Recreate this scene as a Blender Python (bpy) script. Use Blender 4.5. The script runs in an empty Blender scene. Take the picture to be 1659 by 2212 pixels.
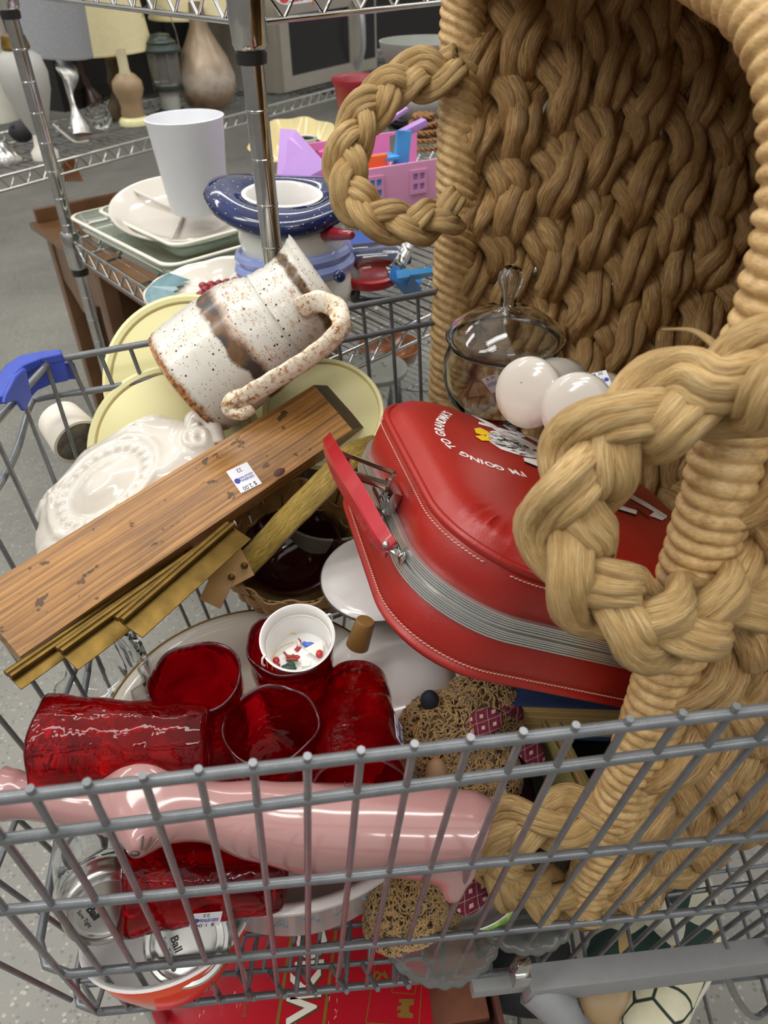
import bpy, bmesh, math, random
from mathutils import Vector, Matrix, Quaternion, noise as mnoise
random.seed(7)
S = bpy.context.scene
COL = S.collection
V = Vector
PI = math.pi

# ---------------- camera, world, lights, exposure ----------------
FPX, TH, RHO = 1620.0, math.radians(38), 0.023
CAM = V((0, 0, 1.38))
FW = V((0, math.cos(TH), -math.sin(TH)))
_u0 = V((0, math.sin(TH), math.cos(TH))); _r0 = V((1, 0, 0))
RT = _r0 * math.cos(RHO) - _u0 * math.sin(RHO)
UP = _u0 * math.cos(RHO) + _r0 * math.sin(RHO)

def ray(x, y): return FW + RT * ((x - 829.5) / FPX) - UP * ((y - 1106) / FPX)
def at(x, y, d): return CAM + ray(x, y) * d              # a point seen at x, y, d metres deep
def atz(x, y, z):
    r = ray(x, y); return CAM + r * ((z - CAM.z) / r.z)
def atp(x, y, p0, n):
    r = ray(x, y); return CAM + r * ((p0 - CAM).dot(n) / r.dot(n))

cd = bpy.data.cameras.new('camera'); cam = bpy.data.objects.new('camera', cd); COL.objects.link(cam)
m3 = Matrix((RT, UP, -FW)).transposed()
cam.matrix_world = Matrix.Translation(CAM) @ m3.to_4x4()
cd.sensor_fit = 'VERTICAL'; cd.sensor_height = 36; cd.lens = FPX * 36 / 2212
cd.clip_start = 0.02
cd.dof.use_dof = True; cd.dof.focus_distance = 0.74; cd.dof.aperture_fstop = 8.5
S.camera = cam
S.view_settings.view_transform = 'Standard'; S.view_settings.look = 'None'
S.view_settings.exposure = 0.22; S.view_settings.gamma = 1.0
S.view_settings.use_curve_mapping = False

W = bpy.data.worlds.new('store_light'); S.world = W; W.use_nodes = True
nt = W.node_tree; nt.nodes.clear()
wo = nt.nodes.new('ShaderNodeOutputWorld'); bg = nt.nodes.new('ShaderNodeBackground')
tc = nt.nodes.new('ShaderNodeTexCoord'); sx = nt.nodes.new('ShaderNodeSeparateXYZ'); cr = nt.nodes.new('ShaderNodeValToRGB')
nt.links.new(tc.outputs['Generated'], sx.inputs[0]); nt.links.new(sx.outputs['Z'], cr.inputs[0])
cr.color_ramp.elements[0].position = 0.0; cr.color_ramp.elements[0].color = (.17, .16, .15, 1)
cr.color_ramp.elements[1].position = 0.9; cr.color_ramp.elements[1].color = (.62, .62, .60, 1)
e = cr.color_ramp.elements.new(.25); e.color = (.44, .43, .41, 1)
nt.links.new(cr.outputs[0], bg.inputs['Color']); bg.inputs['Strength'].default_value = 1.25
nt.links.new(bg.outputs[0], wo.inputs[0])

def area(name, loc, sx_, sy_, power, col=(1, .97, .93), rz=0):
    l = bpy.data.lights.new(name, 'AREA'); l.shape = 'RECTANGLE'; l.size = sx_; l.size_y = sy_; l.energy = power; l.color = col
    o = bpy.data.objects.new(name, l); COL.objects.link(o); o.location = loc; o.rotation_euler = (0, 0, rz)
    return o
for i, (lx, ly) in enumerate([(-1.6, -.2), (0.2, 1.0), (2.0, 2.6), (-1.2, 3.4), (1.2, -1.2), (-2.6, 1.6), (-2.8, -1.0)]):
    area('ceiling_fluorescent_light', (lx, ly, 3.3), 2.4, .28, 24, rz=.35)  # the far left ones are added so light reaches into the basket

# ---------------- materials ----------------
def lin(c):
    if isinstance(c, str):
        c = [int(c[i:i + 2], 16) / 255 for i in (0, 2, 4)]
    return tuple(x / 12.92 if x <= .04045 else ((x + .055) / 1.055) ** 2.4 for x in c)
MATS = {}
WM = {}
class NT:
    def __init__(s, name):
        s.m = bpy.data.materials.new(name); s.m.use_nodes = True; s.t = s.m.node_tree
        s.b = s.t.nodes['Principled BSDF']; s.out = s.t.nodes['Material Output']; s._tc = None
    def n(s, typ, **k):
        o = s.t.nodes.new('ShaderNode' + typ)
        for a, v in k.items():
            if a in o.inputs: o.inputs[a].default_value = v
            else: setattr(o, a, v)
        return o
    def l(s, a, b): s.t.links.new(a, b)
    def co(s, kind='Object', scale=(1, 1, 1), rot=(0, 0, 0), loc=(0, 0, 0)):
        if s._tc is None: s._tc = s.n('TexCoord')
        mp = s.n('Mapping'); mp.inputs['Scale'].default_value = scale; mp.inputs['Rotation'].default_value = rot; mp.inputs['Location'].default_value = loc
        s.l(s._tc.outputs[kind], mp.inputs[0]); return mp.outputs[0]
    def noise(s, vec, scale, detail=3, rough=.5, dist=0):
        o = s.n('TexNoise'); o.inputs['Scale'].default_value = scale; o.inputs['Detail'].default_value = detail
        o.inputs['Roughness'].default_value = rough; o.inputs['Distortion'].default_value = dist
        if vec is not None: s.l(vec, o.inputs['Vector'])
        return o.outputs['Fac']
    def vor(s, vec, scale, feature='F1', out='Distance', rnd=1):
        o = s.n('TexVoronoi'); o.feature = feature; o.inputs['Scale'].default_value = scale; o.inputs['Randomness'].default_value = rnd
        if vec is not None: s.l(vec, o.inputs['Vector'])
        return o.outputs[out]
    def ramp(s, fac, stops, interp='LINEAR'):
        o = s.n('ValToRGB'); r = o.color_ramp; r.interpolation = interp
        while len(r.elements) > 1: r.elements.remove(r.elements[-1])
        for i, (p, c) in enumerate(stops):
            el = r.elements[0] if i == 0 else r.elements.new(p)
            el.position = p; c = lin(c) if isinstance(c, str) else ((c, c, c) if isinstance(c, (int, float)) else c)
            el.color = (*c[:3], 1)
        s.l(fac, o.inputs[0]); return o.outputs[0]
    def mix(s, fac, a, b, mode='MIX'):
        o = s.n('Mix'); o.data_type = 'RGBA'; o.blend_type = mode
        for i, v in ((0, fac), (6, a), (7, b)):
            if isinstance(v, bpy.types.NodeSocket): s.l(v, o.inputs[i])
            elif i == 0: o.inputs[0].default_value = v
            else: o.inputs[i].default_value = (*(lin(v) if isinstance(v, str) else v)[:3], 1)
        return o.outputs[2]
    def math(s, op, a, b=None, c=None):
        o = s.n('Math'); o.operation = op
        for i, v in enumerate((a, b, c)):
            if v is None: continue
            if isinstance(v, bpy.types.NodeSocket): s.l(v, o.inputs[i])
            else: o.inputs[i].default_value = v
        return o.outputs[0]
    def sep(s, vec):
        o = s.n('SeparateXYZ'); s.l(vec, o.inputs[0]); return o.outputs
    def bump(s, h, strength=.3, dist=.002):
        o = s.n('Bump'); o.inputs['Strength'].default_value = strength; o.inputs['Distance'].default_value = dist
        s.l(h, o.inputs['Height']); s.l(o.outputs[0], s.b.inputs['Normal']); return o
    def base(s, v):
        if isinstance(v, bpy.types.NodeSocket): s.l(v, s.b.inputs['Base Color'])
        else: s.b.inputs['Base Color'].default_value = (*(lin(v) if isinstance(v, str) else v)[:3], 1)
    def set(s, **k):
        mp = dict(rough='Roughness', metal='Metallic', trans='Transmission Weight', ior='IOR', coat='Coat Weight', coatr='Coat Roughness', spec='Specular IOR Level', sss='Subsurface Weight', sheen='Sheen Weight', alpha='Alpha')
        for a, v in k.items():
            if isinstance(v, bpy.types.NodeSocket): s.l(v, s.b.inputs[mp[a]])
            else: s.b.inputs[mp[a]].default_value = v
        return s.m

def mat(name, col, rough=.5, var=.12, vs=30, bump=0, bs=200, bd=.001, **k):
    if name in MATS: return MATS[name]
    n = NT(name); c = lin(col)
    if var:
        f = n.noise(n.co(), vs, 4)
        n.base(n.ramp(f, [(.25, tuple(x * (1 - var) for x in c)), (.75, tuple(min(1, x * (1 + var)) for x in c))]))
    else: n.base(c)
    n.set(rough=rough, **k)
    if bump: n.bump(n.noise(n.co(), bs, 3), bump, bd)
    MATS[name] = n.m
    return n.m

# ---------------- mesh helpers ----------------
def dup(root, M, label=None, group=None):
    r = root.copy(); COL.objects.link(r); r.matrix_world = M; WM[r.name] = M.copy()
    if label: r['label'] = label
    if group: r['group'] = group
    def rec(a, b):
        for ch in list(a.children):
            c = ch.copy(); COL.objects.link(c); c.parent = b; WM[c.name] = M.copy(); rec(ch, c)
    rec(root, r)
    return r
class MB:
    """collects rings, tubes, boxes; builds one mesh object"""
    def __init__(s): s.v = []; s.f = []; s.mi = []; s.uv = []; s.cur = 0
    def add(s, vs, fs, uvs=None):
        o = len(s.v); s.v += [V(p) for p in vs]
        for k, f in enumerate(fs):
            s.f.append([i + o for i in f]); s.mi.append(s.cur)
            s.uv.append(uvs[k] if uvs else [(0, 0)] * len(f))
        return s
    def loft(s, rings, closed=False, cap=True, us=None):
        n = len(rings[0]); vs = [p for r in rings for p in r]; fs = []; uvs = []
        m = len(rings)
        if us is None: us = [i / max(1, m - 1) for i in range(m)]
        for i in range(m if closed else m - 1):
            a, b = i * n, ((i + 1) % m) * n
            u0 = us[i]; u1 = us[(i + 1) % m] if i < m - 1 else us[i] + (us[1] - us[0])
            for j in range(n):
                k = (j + 1) % n
                fs.append([a + j, a + k, b + k, b + j]); uvs.append([(u0, j / n), (u0, (j + 1) / n), (u1, (j + 1) / n), (u1, j / n)])
        if cap and not closed:
            fs.append(list(range(n))[::-1]); uvs.append([(us[0], j / n) for j in range(n)])
            fs.append([(m - 1) * n + j for j in range(n)]); uvs.append([(us[-1], j / n) for j in range(n)])
        return s.add(vs, fs, uvs)
    def tube(s, pts, r, n=10, closed=False, ry=None, up=None, cap=True, prof=None):
        """tube through pts; r, ry: number or function of fraction; prof(ang, i) scales"""
        pts = [V(p) for p in pts]; m = len(pts)
        fr = frames(pts, closed, up); rings = []; L = 0; us = [0]
        for i in range(1, m): L += (pts[i] - pts[i - 1]).length; us.append(L)
        for i, (p, (t, a, b)) in enumerate(zip(pts, fr)):
            q = i / max(1, m - 1)
            ra = r(q) if callable(r) else r; rb = (ry(q) if callable(ry) else ry) if ry is not None else ra
            ring = []
            for j in range(n):
                th = 2 * PI * j / n; k = prof(th, i, us[i]) if prof else 1
                ring.append(p + a * (math.cos(th) * ra * k) + b * (math.sin(th) * rb * k))
            rings.append(ring)
        return s.loft(rings, closed, cap, us)
    def box(s, lo, hi, M=None, bev=0):
        bm = bmesh.new(); bmesh.ops.create_cube(bm, size=1)
        lo, hi = V(lo), V(hi); c = (lo + hi) / 2; d = hi - lo
        for v in bm.verts: v.co = V((v.co.x * d.x, v.co.y * d.y, v.co.z * d.z)) + c
        if bev: bmesh.ops.bevel(bm, geom=bm.edges[:], offset=bev, segments=2, affect='EDGES', profile=.7)
        bm.verts.index_update()
        s.add([(M @ v.co if M else v.co.copy()) for v in bm.verts], [[v.index for v in f.verts] for f in bm.faces]); bm.free()
        return s
    def lathe(s, prof, n=48, M=None, fx=None):
        """prof: [(r, z)] ; fx(r, z, ang) -> (x,y,z) optional"""
        rings = []
        for r, z in prof:
            ring = []
            for j in range(n):
                a = 2 * PI * j / n
                p = V(fx(r, z, a)) if fx else V((r * math.cos(a), r * math.sin(a), z))
                ring.append(M @ p if M else p)
            rings.append(ring)
        return s.loft(rings, False, cap=(prof[0][0] > 1e-5 and False))
    def poly(s, pts, th, M=None):
        """flat outline pts (x,y) extruded to thickness th in z"""
        n = len(pts); vs = [V((x, y, 0)) for x, y in pts] + [V((x, y, th)) for x, y in pts]
        if M: vs = [M @ v for v in vs]
        fs = [list(range(n))[::-1], [i + n for i in range(n)]] + [[i, (i + 1) % n, (i + 1) % n + n, i + n] for i in range(n)]
        return s.add(vs, fs)
    def ball(s, c, r, n=12, M=None):
        if not isinstance(r, (tuple, list)): r = (r, r, r)
        k = n // 2 + 1
        rings = []
        for i in range(k + 1):
            ph = PI * i / k; ph = min(max(ph, .02), PI - .02)
            ring = [V((c[0] + r[0] * math.sin(ph) * math.cos(2 * PI * j / n), c[1] + r[1] * math.sin(ph) * math.sin(2 * PI * j / n), c[2] - r[2] * math.cos(ph))) for j in range(n)]
            rings.append([M @ p for p in ring] if M else ring)
        return s.loft(rings)
    def disp(s, fn):
        s.v = [fn(p) for p in s.v]; return s
    def build(s, name, mats, parent=None, smooth=35, M=None, mods=None, org=None):
        me = bpy.data.meshes.new(name)
        pm = None
        if parent is not None: pm = WM[parent.name].inverted()
        vs = s.v
        if org is None and parent is None and M is None and vs:      # origin at the base of the thing
            lo = V((min(v.x for v in vs), min(v.y for v in vs), min(v.z for v in vs))); hi = V((max(v.x for v in vs), max(v.y for v in vs), 0))
            org = V(((lo.x + hi.x) / 2, (lo.y + hi.y) / 2, lo.z))
        if org is not None: vs = [v - org for v in vs]
        if pm is not None: vs = [pm @ v for v in vs]
        me.from_pydata([tuple(v) for v in vs], [], s.f)
        uvl = me.uv_layers.new(name='UVMap'); k = 0
        flat = [c for f in s.uv for c in f]
        uvl.data.foreach_set('uv', [x for c in flat for x in c])
        if not isinstance(mats, (list, tuple)): mats = [mats]
        for m in mats: me.materials.append(m)
        me.polygons.foreach_set('material_index', s.mi)
        me.validate()
        bm = bmesh.new(); bm.from_mesh(me); bmesh.ops.recalc_face_normals(bm, faces=bm.faces[:]); bm.to_mesh(me); bm.free()
        me.update()
        if smooth:
            me.polygons.foreach_set('use_smooth', [True] * len(me.polygons))
            if smooth < 180: me.set_sharp_from_angle(angle=math.radians(smooth))
        o = bpy.data.objects.new(name, me); COL.objects.link(o)
        if M is not None: o.matrix_world = M
        if org is not None: o.location = org
        WM[o.name] = WM[parent.name].copy() if parent is not None else (M.copy() if M is not None else (Matrix.Translation(org) if org is not None else Matrix.Identity(4)))
        if parent is not None: o.parent = parent
        for md in (mods or []):
            mo = o.modifiers.new(md[0].lower(), md[0])
            for a, v in md[1].items(): setattr(mo, a, v)
        return o

def frames(pts, closed=False, up=None):
    m = len(pts); T = []
    for i in range(m):
        a = pts[(i - 1) % m] if (closed or i > 0) else pts[0]; b = pts[(i + 1) % m] if (closed or i < m - 1) else pts[-1]
        d = (b - a); T.append(d.normalized() if d.length > 1e-9 else V((0, 0, 1)))
    out = []
    if up is not None:
        for i, t in enumerate(T):
            u = V(up(i) if callable(up) else up); b = (u - t * u.dot(t))
            b = b.normalized() if b.length > 1e-6 else t.orthogonal().normalized(); a = b.cross(t); out.append((t, a, b))
        return out
    a = T[0].orthogonal().normalized()
    for i, t in enumerate(T):
        if i > 0: a = T[i - 1].rotation_difference(t) @ a
        a = (a - t * a.dot(t)).normalized(); out.append((t, a, t.cross(a)))
    return out

def spline(pts, n=8, closed=False):
    """Catmull-Rom through pts"""
    P = [V(p) for p in pts]; m = len(P); out = []
    for i in range(m if closed else m - 1):
        if closed: p0, p1, p2, p3 = P[(i - 1) % m], P[i], P[(i + 1) % m], P[(i + 2) % m]
        else: p0, p1, p2, p3 = P[max(i - 1, 0)], P[i], P[i + 1], P[min(i + 2, m - 1)]
        for k in range(n):
            t = k / n; t2 = t * t; t3 = t2 * t
            out.append(.5 * ((2 * p1) + (p2 - p0) * t + (2 * p0 - 5 * p1 + 4 * p2 - p3) * t2 + (3 * p1 - p0 - 3 * p2 + p3) * t3))
    if not closed: out.append(P[-1])
    return out

def resample(pts, step, closed=False):
    P = list(pts) + ([pts[0]] if closed else []); L = [0]
    for i in range(1, len(P)): L.append(L[-1] + (P[i] - P[i - 1]).length)
    n = max(3, int(L[-1] / step)); out = []; j = 0
    for k in range(n if closed else n + 1):
        s = L[-1] * k / n
        while j < len(P) - 2 and L[j + 1] < s: j += 1
        d = L[j + 1] - L[j]; out.append(P[j].lerp(P[j + 1], (s - L[j]) / d if d > 0 else 0))
    return out, L[-1]

def thing(name, label, cat, M=None, group=None):
    o = bpy.data.objects.new(name, None); COL.objects.link(o); o.empty_display_size = .02
    if M is None: M = Matrix.Identity(4)
    if isinstance(M, V): M = Matrix.Translation(M)
    o.matrix_world = M
    WM[o.name] = M.copy()
    o['label'] = label; o['category'] = cat
    if group: o['group'] = group
    return o
def tag(o, label, cat, group=None, kind=None):
    o['label'] = label; o['category'] = cat
    if group: o['group'] = group
    if kind: o['kind'] = kind
    return o
def struct(o): o['kind'] = 'structure'; return o
def frame(o, x=None, y=None, z=None):
    """matrix with origin o and two of the three axes given (first given is exact)"""
    if z is not None and x is not None: z = V(z).normalized(); x = V(x); x = (x - z * x.dot(z)).normalized(); y = z.cross(x)
    elif z is not None and y is not None: z = V(z).normalized(); y = V(y); y = (y - z * y.dot(z)).normalized(); x = y.cross(z)
    elif z is not None:
        z = V(z).normalized(); x = V((1, 0, 0)); x = (x - z * x.dot(z)); x = x.normalized() if x.length > .1 else z.orthogonal().normalized(); y = z.cross(x)
    m = Matrix((x, y, z)).transposed().to_4x4(); m.translation = V(o); return m
def text_mesh(txt, size, th=0.0, align='CENTER', bold=0.0, res=3):
    cu = bpy.data.curves.new('t', 'FONT'); cu.body = txt; cu.size = size; cu.align_x = align; cu.align_y = 'CENTER'
    cu.extrude = th / 2; cu.offset = bold; cu.resolution_u = res
    o = bpy.data.objects.new('t', cu); COL.objects.link(o)
    dg = bpy.context.evaluated_depsgraph_get(); dg.update()
    me = bpy.data.meshes.new_from_object(o.evaluated_get(dg))
    vs = [v.co.copy() for v in me.vertices]; fs = [list(p.vertices) for p in me.polygons]
    bpy.data.objects.remove(o); bpy.data.curves.remove(cu); bpy.data.meshes.remove(me)
    return vs, fs
def add_text(mb, txt, size, M, th=.0002, bold=0.0, fn=None):
    vs, fs = text_mesh(txt, size, th, bold=bold)
    mb.add([(fn(v) if fn else M @ v) for v in vs], fs); return mb
# ---------------- shared materials ----------------
def mk_powder():
    n = NT('grey_powder_coat'); co = n.co()
    w = n.vor(co, 900); w2 = n.noise(co, 60, 2)
    base = n.ramp(w2, [(.3, '5c5f62'), (.7, '6c6f72')])
    fl = n.ramp(w, [(.10, 1.0), (.2, 0.0)])
    n.base(n.mix(fl, base, '9a9da0')); n.set(rough=.34, metal=.25, coat=.35, coatr=.12)
    n.bump(n.noise(co, 500, 2), .15, .0006); return n.m
GREY = mk_powder()
def mk_chrome(name='chrome', c='b4b4b2', r=.13):
    n = NT(name); n.base(n.ramp(n.noise(n.co(), 40), [(.3, c), (.7, 'c6c6c4')])); return n.set(rough=r, metal=1)
CHROME = mk_chrome(); 
STEEL = mk_chrome('brushed_steel', '8f8c85', .32)
DULL = mk_chrome('dull_wire', '77777a', .35)
def mk_floor():
    n = NT('terrazzo_concrete'); co = n.co()
    big = n.noise(co, 1.6, 5, .6); base = n.ramp(big, [(.3, '7c7b75'), (.7, '918f88')])
    v = n.vor(co, 120, out='Color'); s = n.sep(v)
    d = n.vor(co, 120)
    spot = n.math('MULTIPLY', n.ramp(d, [(.34, 1.0), (.44, 0.0)]), n.ramp(s[0], [(.40, 0.0), (.44, 1.0)]))
    c2 = n.ramp(s[1], [(0, '5c5d5b'), (.35, '6f706c'), (.6, 'b9b7ae'), (.9, '8a7f6c')])
    c = n.mix(n.math('MULTIPLY', spot, .75), base, c2)
    fine = n.noise(co, 400, 2); c = n.mix(.25, c, n.ramp(fine, [(.3, '777670'), (.7, 'c4c3bc')]), 'OVERLAY')
    n.base(c); n.set(rough=n.ramp(big, [(.2, .3), (.8, .5)])); n.bump(fine, .05, .001); return n.m
def mk_straw(name, a, b, c, ribs=1.0, rough=.42):
    """water hyacinth: fibres run along each strand (uv u), hue changes from strand to strand"""
    n = NT(name); uv = n.co('UV', (14, 9, 1)); co = n.co()
    fib = n.noise(uv, 5, 6, .65, .4); patch = n.noise(co, 26, 2); stv = n.noise(n.co('UV', (9, 5, 1)), 2.2, 1)
    col = n.ramp(fib, [(.33, a), (.47, b), (.64, c)])
    col = n.mix(n.ramp(patch, [(.35, 0.0), (.65, .55)]), col, n.mix(.5, b, a)); 
    col = n.mix(n.ramp(stv, [(.35, .5), (.5, 0.0)]), col, n.mix(.6, b, a)); n.base(col); n.set(rough=rough, spec=.5)
    n.bump(fib, .8 * ribs, .004); return n.m
STRAW = mk_straw('braided_straw', '94703c', 'd0ab70', 'e8cd98')
STRAW2 = mk_straw('woven_straw', '75522a', 'c69c62', 'e6c68e')
def mk_wrap():
    n = NT('wrapped_straw'); uv = n.co('UV'); s = n.sep(uv)
    co = n.co()
    k = n.noise(co, 90, 2); k2 = n.noise(n.co('Object', (1, 1, 4)), 240, 4)
    n.base(n.mix(.4, n.ramp(k, [(.3, '93703c'), (.5, 'c29b62'), (.7, 'd6b47c')]), n.ramp(k2, [(.3, '98764a'), (.7, 'dabd8a')])))
    n.set(rough=.45); n.bump(k2, .3, .001); return n.m
WRAP = mk_wrap()
def ceramic(name, c, rough=.12, var=.03, **k): return mat(name, c, rough, var, 12, coat=.4, coatr=.05, **k)
WHITE = ceramic('white_glaze', 'cfc8bd'); CREAM = ceramic('cream_glaze', 'e4dfa9' , .3)
MILK = ceramic('milk_glass', 'e2dfdc', .15)
def glass(name, c='ffffff', rough=.0, ior=1.45, **k):
    n = NT(name); n.base(n.ramp(n.noise(n.co(), 8), [(.3, lin(c)), (.7, tuple(x * .98 for x in lin(c)))])); return n.set(rough=rough, trans=1, ior=ior, **k)
CLEAR = glass('clear_glass', 'f3f5f5'); 
def mk_red():
    n = NT('red_glass'); co = n.co(); f = n.noise(co, 22, 3, .5, 1.0)
    n.base(n.ramp(f, [(.3, (.42, .0, .006)), (.7, (.78, .004, .014))])); n.set(rough=.03, trans=.93, ior=1.35)
    n.bump(f, .35, .01); return n.m
RED = mk_red()
PAPER = mat('white_sticker', 'e8e8ee', .5, .03); INK = mat('blue_ink', '3a47a0', .5, 0); BLACKINK = mat('black_ink', '242428', .5, 0)
BLACK = mat('black_plastic', '17181a', .45); WIREDARK = mat('dark_metal', '2c2d2f', .4, metal=.7)
TAGN = [0]
def price_tag(parent, M, w=.022, h=.028, price='2.00', name='price_sticker'):
    """white sticker printed with a blue round mark, a name line and a price; lies on M's xy plane"""
    b = MB(); b.box((-w / 2, -h / 2, 0), (w / 2, h / 2, .0003), M)
    t = b.build(name, PAPER, parent, 0)
    if parent is not None: t['label'] = 'white price sticker with blue round mark'
    c = MB(); ring = [(w * .33 + .0028 * math.cos(a * PI / 8) * w / .022, h * .02 + .0028 * math.sin(a * PI / 8) * w / .022) for a in range(16)]
    c.poly(ring, .0001, M @ Matrix.Translation((0, 0, .0003)))
    add_text(c, 'GENERAL', w * .15, M @ Matrix.Translation((-w * .10, h * .08, .00045)), .0001, .00005)
    add_text(c, 'INDUSTRIES', w * .12, M @ Matrix.Translation((-w * .10, -h * .04, .00045)), .0001, .00005)
    for k in (0,):
        o = c.build('sticker_print', INK, parent, 0)
    d = MB(); add_text(d, '$ ' + price, w * .26, M @ Matrix.Translation((0, h * .38, .00045)), .0001)
    add_text(d, '22', w * .24, M @ Matrix.Translation((0, -h * .34, .00045)), .0001); p = d.build('sticker_price', BLACKINK, parent, 0)
    return t
# ---------------- setting ----------------
b = MB(); b.box((-6, -2.5, -.05), (6, 9, 0)); fl = b.build('floor', mk_floor(), None, 0); struct(fl)
b = MB(); b.box((-6, 8.9, 0), (6, 9, 3.4)); struct(b.build('wall_back', mat('dark_back_wall', '2a2725', .8), None, 0))

# ---------------- shopping cart ----------------
RIM = 1.0
A0, A1 = atz(0, 1725, RIM), atz(1659, 1532, RIM)
B0, B1 = atz(152, 2192, .53), atz(1659, 2043, .53)
nx = (A1 - A0).normalized(); nd = (B0 - A0); nN = nx.cross(nd).normalized()
def npl(x, y): return atp(x, y, A0, nN)          # a point of the near side panel
F0, F1 = atz(170, 768, RIM), atz(935, 632, RIM)
fx_ = (F1 - F0).normalized(); inw = V((fx_.y, -fx_.x, 0)); fN = (inw + V((0, 0, 1)) * math.tan(math.radians(6))).normalized()
def fpl(x, y): return atp(x, y, F0, fN)
cart = thing('shopping_cart', 'grey wire shopping cart filled with thrift store finds', 'shopping cart', V((0, .55, 0)))
RM, RB = .0036, .0024
def rail(mb, pts, r, fun, ext=0.0):
    P = [fun(*p) for p in pts]
    mb.tube(P, r, 10)
def ext2(p, q, e0, e1):
    d = (q - p).normalized(); return p - d * e0, q + d * e1
b = MB()
p, q = ext2(npl(0, 1725), npl(1659, 1532), .20, .35)
b.tube([p, q], .0040, 12)
CN0 = p
for (l, r_, e0) in (((0, 1814), (1659, 1597), .17), ((0, 1967), (1659, 1804), .12)):
    p, q = ext2(npl(*l), npl(*r_), e0, .3); b.tube([p, q], .0040, 12)
top_of = lambda k: (664 - 118.5 * k + .25 * k * k if k >= 0 else 664 - 118 * k - 1.0 * k * k)
ups = [664, 546, 428, 308, 187, 64, -62, -190]; los = [666, 601, 537, 473, 410, 341, 279, 206]
upr = [780, 896, 1017, 1131, 1245, 1361, 1476, 1592, 1708, 1826, 1945, 2065, 2190, 2320]; lor = [729, 791, 854, 918, 979, 1037, 1099, 1159, 1219, 1278, 1334, 1389, 1441, 1497]
bars = list(zip(ups, los)) + list(zip(upr, lor))
for u, l in bars:
    yu = 1725 - u * .1163 - 15; yl = 2192 - (l - 152) * .0989
    b.tube([npl(u, yu) + nN * 0 - nN.normalized() * 0.0, npl(l, yl)], .0026, 8)
for i in range(6):
    u = 2450 + i * 125; l = 1548 + i * 51
    b.tube([npl(u, 1725 - u * .1163 - 15), npl(l, 2192 - (l - 152) * .0989)], .0026, 8)
side = b.build('side_panel', GREY, cart)
# the lowest hoops: they turn the corner at the nose and run back to the far side
SIDE_N = (nN if nN.y < 0 else -nN)
def hoop(xl, yl, xr, yr, z, far_in, nose_mid):
    a = npl(xl, yl); c = npl(xr, yr); d = (c - a).normalized(); c = c + d * .25
    return a, c
b = MB()
fardir = fx_
def far_at(z, s): return F0 + fx_ * s + V((0, 0, z - RIM)) + inw * ((RIM - z) * math.tan(math.radians(6)))
def loop_hoop(a_px, c_px, r, zoff, far_s, exts):
    a = npl(*a_px); c = npl(*c_px); d = (c - a).normalized(); c = c + d * exts
    z = a.z; f0 = far_at(z, far_s); fd = fx_; f1 = f0 + fd * 1.0
    k = .03
    nose = (f0 - a).normalized()
    P = [c, a + d * k, a + d * k * .3 + nose * k * .3, a + nose * k] + [f0 - nose * k, f0 - nose * k * .3 + fd * k * .3, f0 + fd * k, f1]
    return P, a, f0
P4, n4, f4 = loop_hoop((72, 2112), (1659, 1953), .004, 0, -.06, .3); b.tube(P4, .0040, 12)
P5, n5, f5 = loop_hoop((146, 2193), (1659, 2043), .004, 0, -.03, .3); b.tube(P5, .0040, 12)
b.build('basket_frame', GREY, cart)
# far side panel
b = MB()
p, q = ext2(fpl(170, 768), fpl(935, 632), .03, .75); b.tube([p, q], .0040, 12); CF0 = p
p, q = ext2(fpl(300, 822), fpl(935, 697), .0, .75); FH0 = p; b.tube([p, q], .0040, 12)
for z in (.76, .64): b.tube([far_at(z, .02 + (RIM - z) * .25), far_at(z, 1.2)], .0034, 10)
xs = [145, 212, 278, 343, 408, 471, 534, 597, 660, 722, 783, 843, 902, 960, 1018, 1078, 1140, 1203, 1270, 1340, 1412, 1490, 1570, 1655]
for x in xs:
    y = 768 - (x - 170) * .1778
    p = fpl(x, y - 6); s = (p - F0).dot(fx_); s2 = s * .86 + .06
    b.tube([p, far_at(n5.z, s2)], .0026, 8)
b.build('side_panel', GREY, cart)
# nose panel with its hoop
b = MB()
NF = CF0; NN = CN0
b.tube([NF, NN], .0040, 12)
h1 = fpl(300, 822); hk = fpl(235, 838); hc = fpl(205, 843); h2 = atz(66, 877, .955); h3 = atz(20, 1010, .945); h4 = V((h3.x - .01, h3.y - .15, .93)); h5 = V((h3.x + .0, .28, .92))
b.tube(spline([h1, hk, atz(92, 860, .957), h2, h3, h4, h5], 6), .0040, 12)
for k in range(9):
    t = k / 8; u = NF.lerp(NN, t * .93 + .02); l = f5.lerp(n5, t * .96 + .01)
    b.tube([u + V((0, 0, .006)), l], .0026, 8)
for tz in (.33, .62):
    b.tube([NF.lerp(f5, tz) , NN.lerp(n5, tz)], .0032, 8)
b.build('nose_panel', GREY, cart)
# floor grid of the basket
b = MB(); z = n5.z
for i in range(24):
    s = i / 23; x = -.30 + s * 1.15
    nearp = n5 + (B1 - B0).normalized() * (x - n5.x); farp = far_at(z, (x - F0.x) / fx_.x + .02)
    if farp.x < f5.x - .02: farp = f5
    b.tube([V((nearp.x, nearp.y, z)), V((farp.x, farp.y, z))], .0026, 6)
for i in range(7):
    t = (i + .5) / 7; a_ = n5.lerp(f5, t); c_ = V((.85, n5.y + .10 + t * .95, z - .004)); b.tube([V((a_.x, a_.y, z - .004)), c_], .003, 8)
b.build('basket_floor', GREY, cart)
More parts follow.
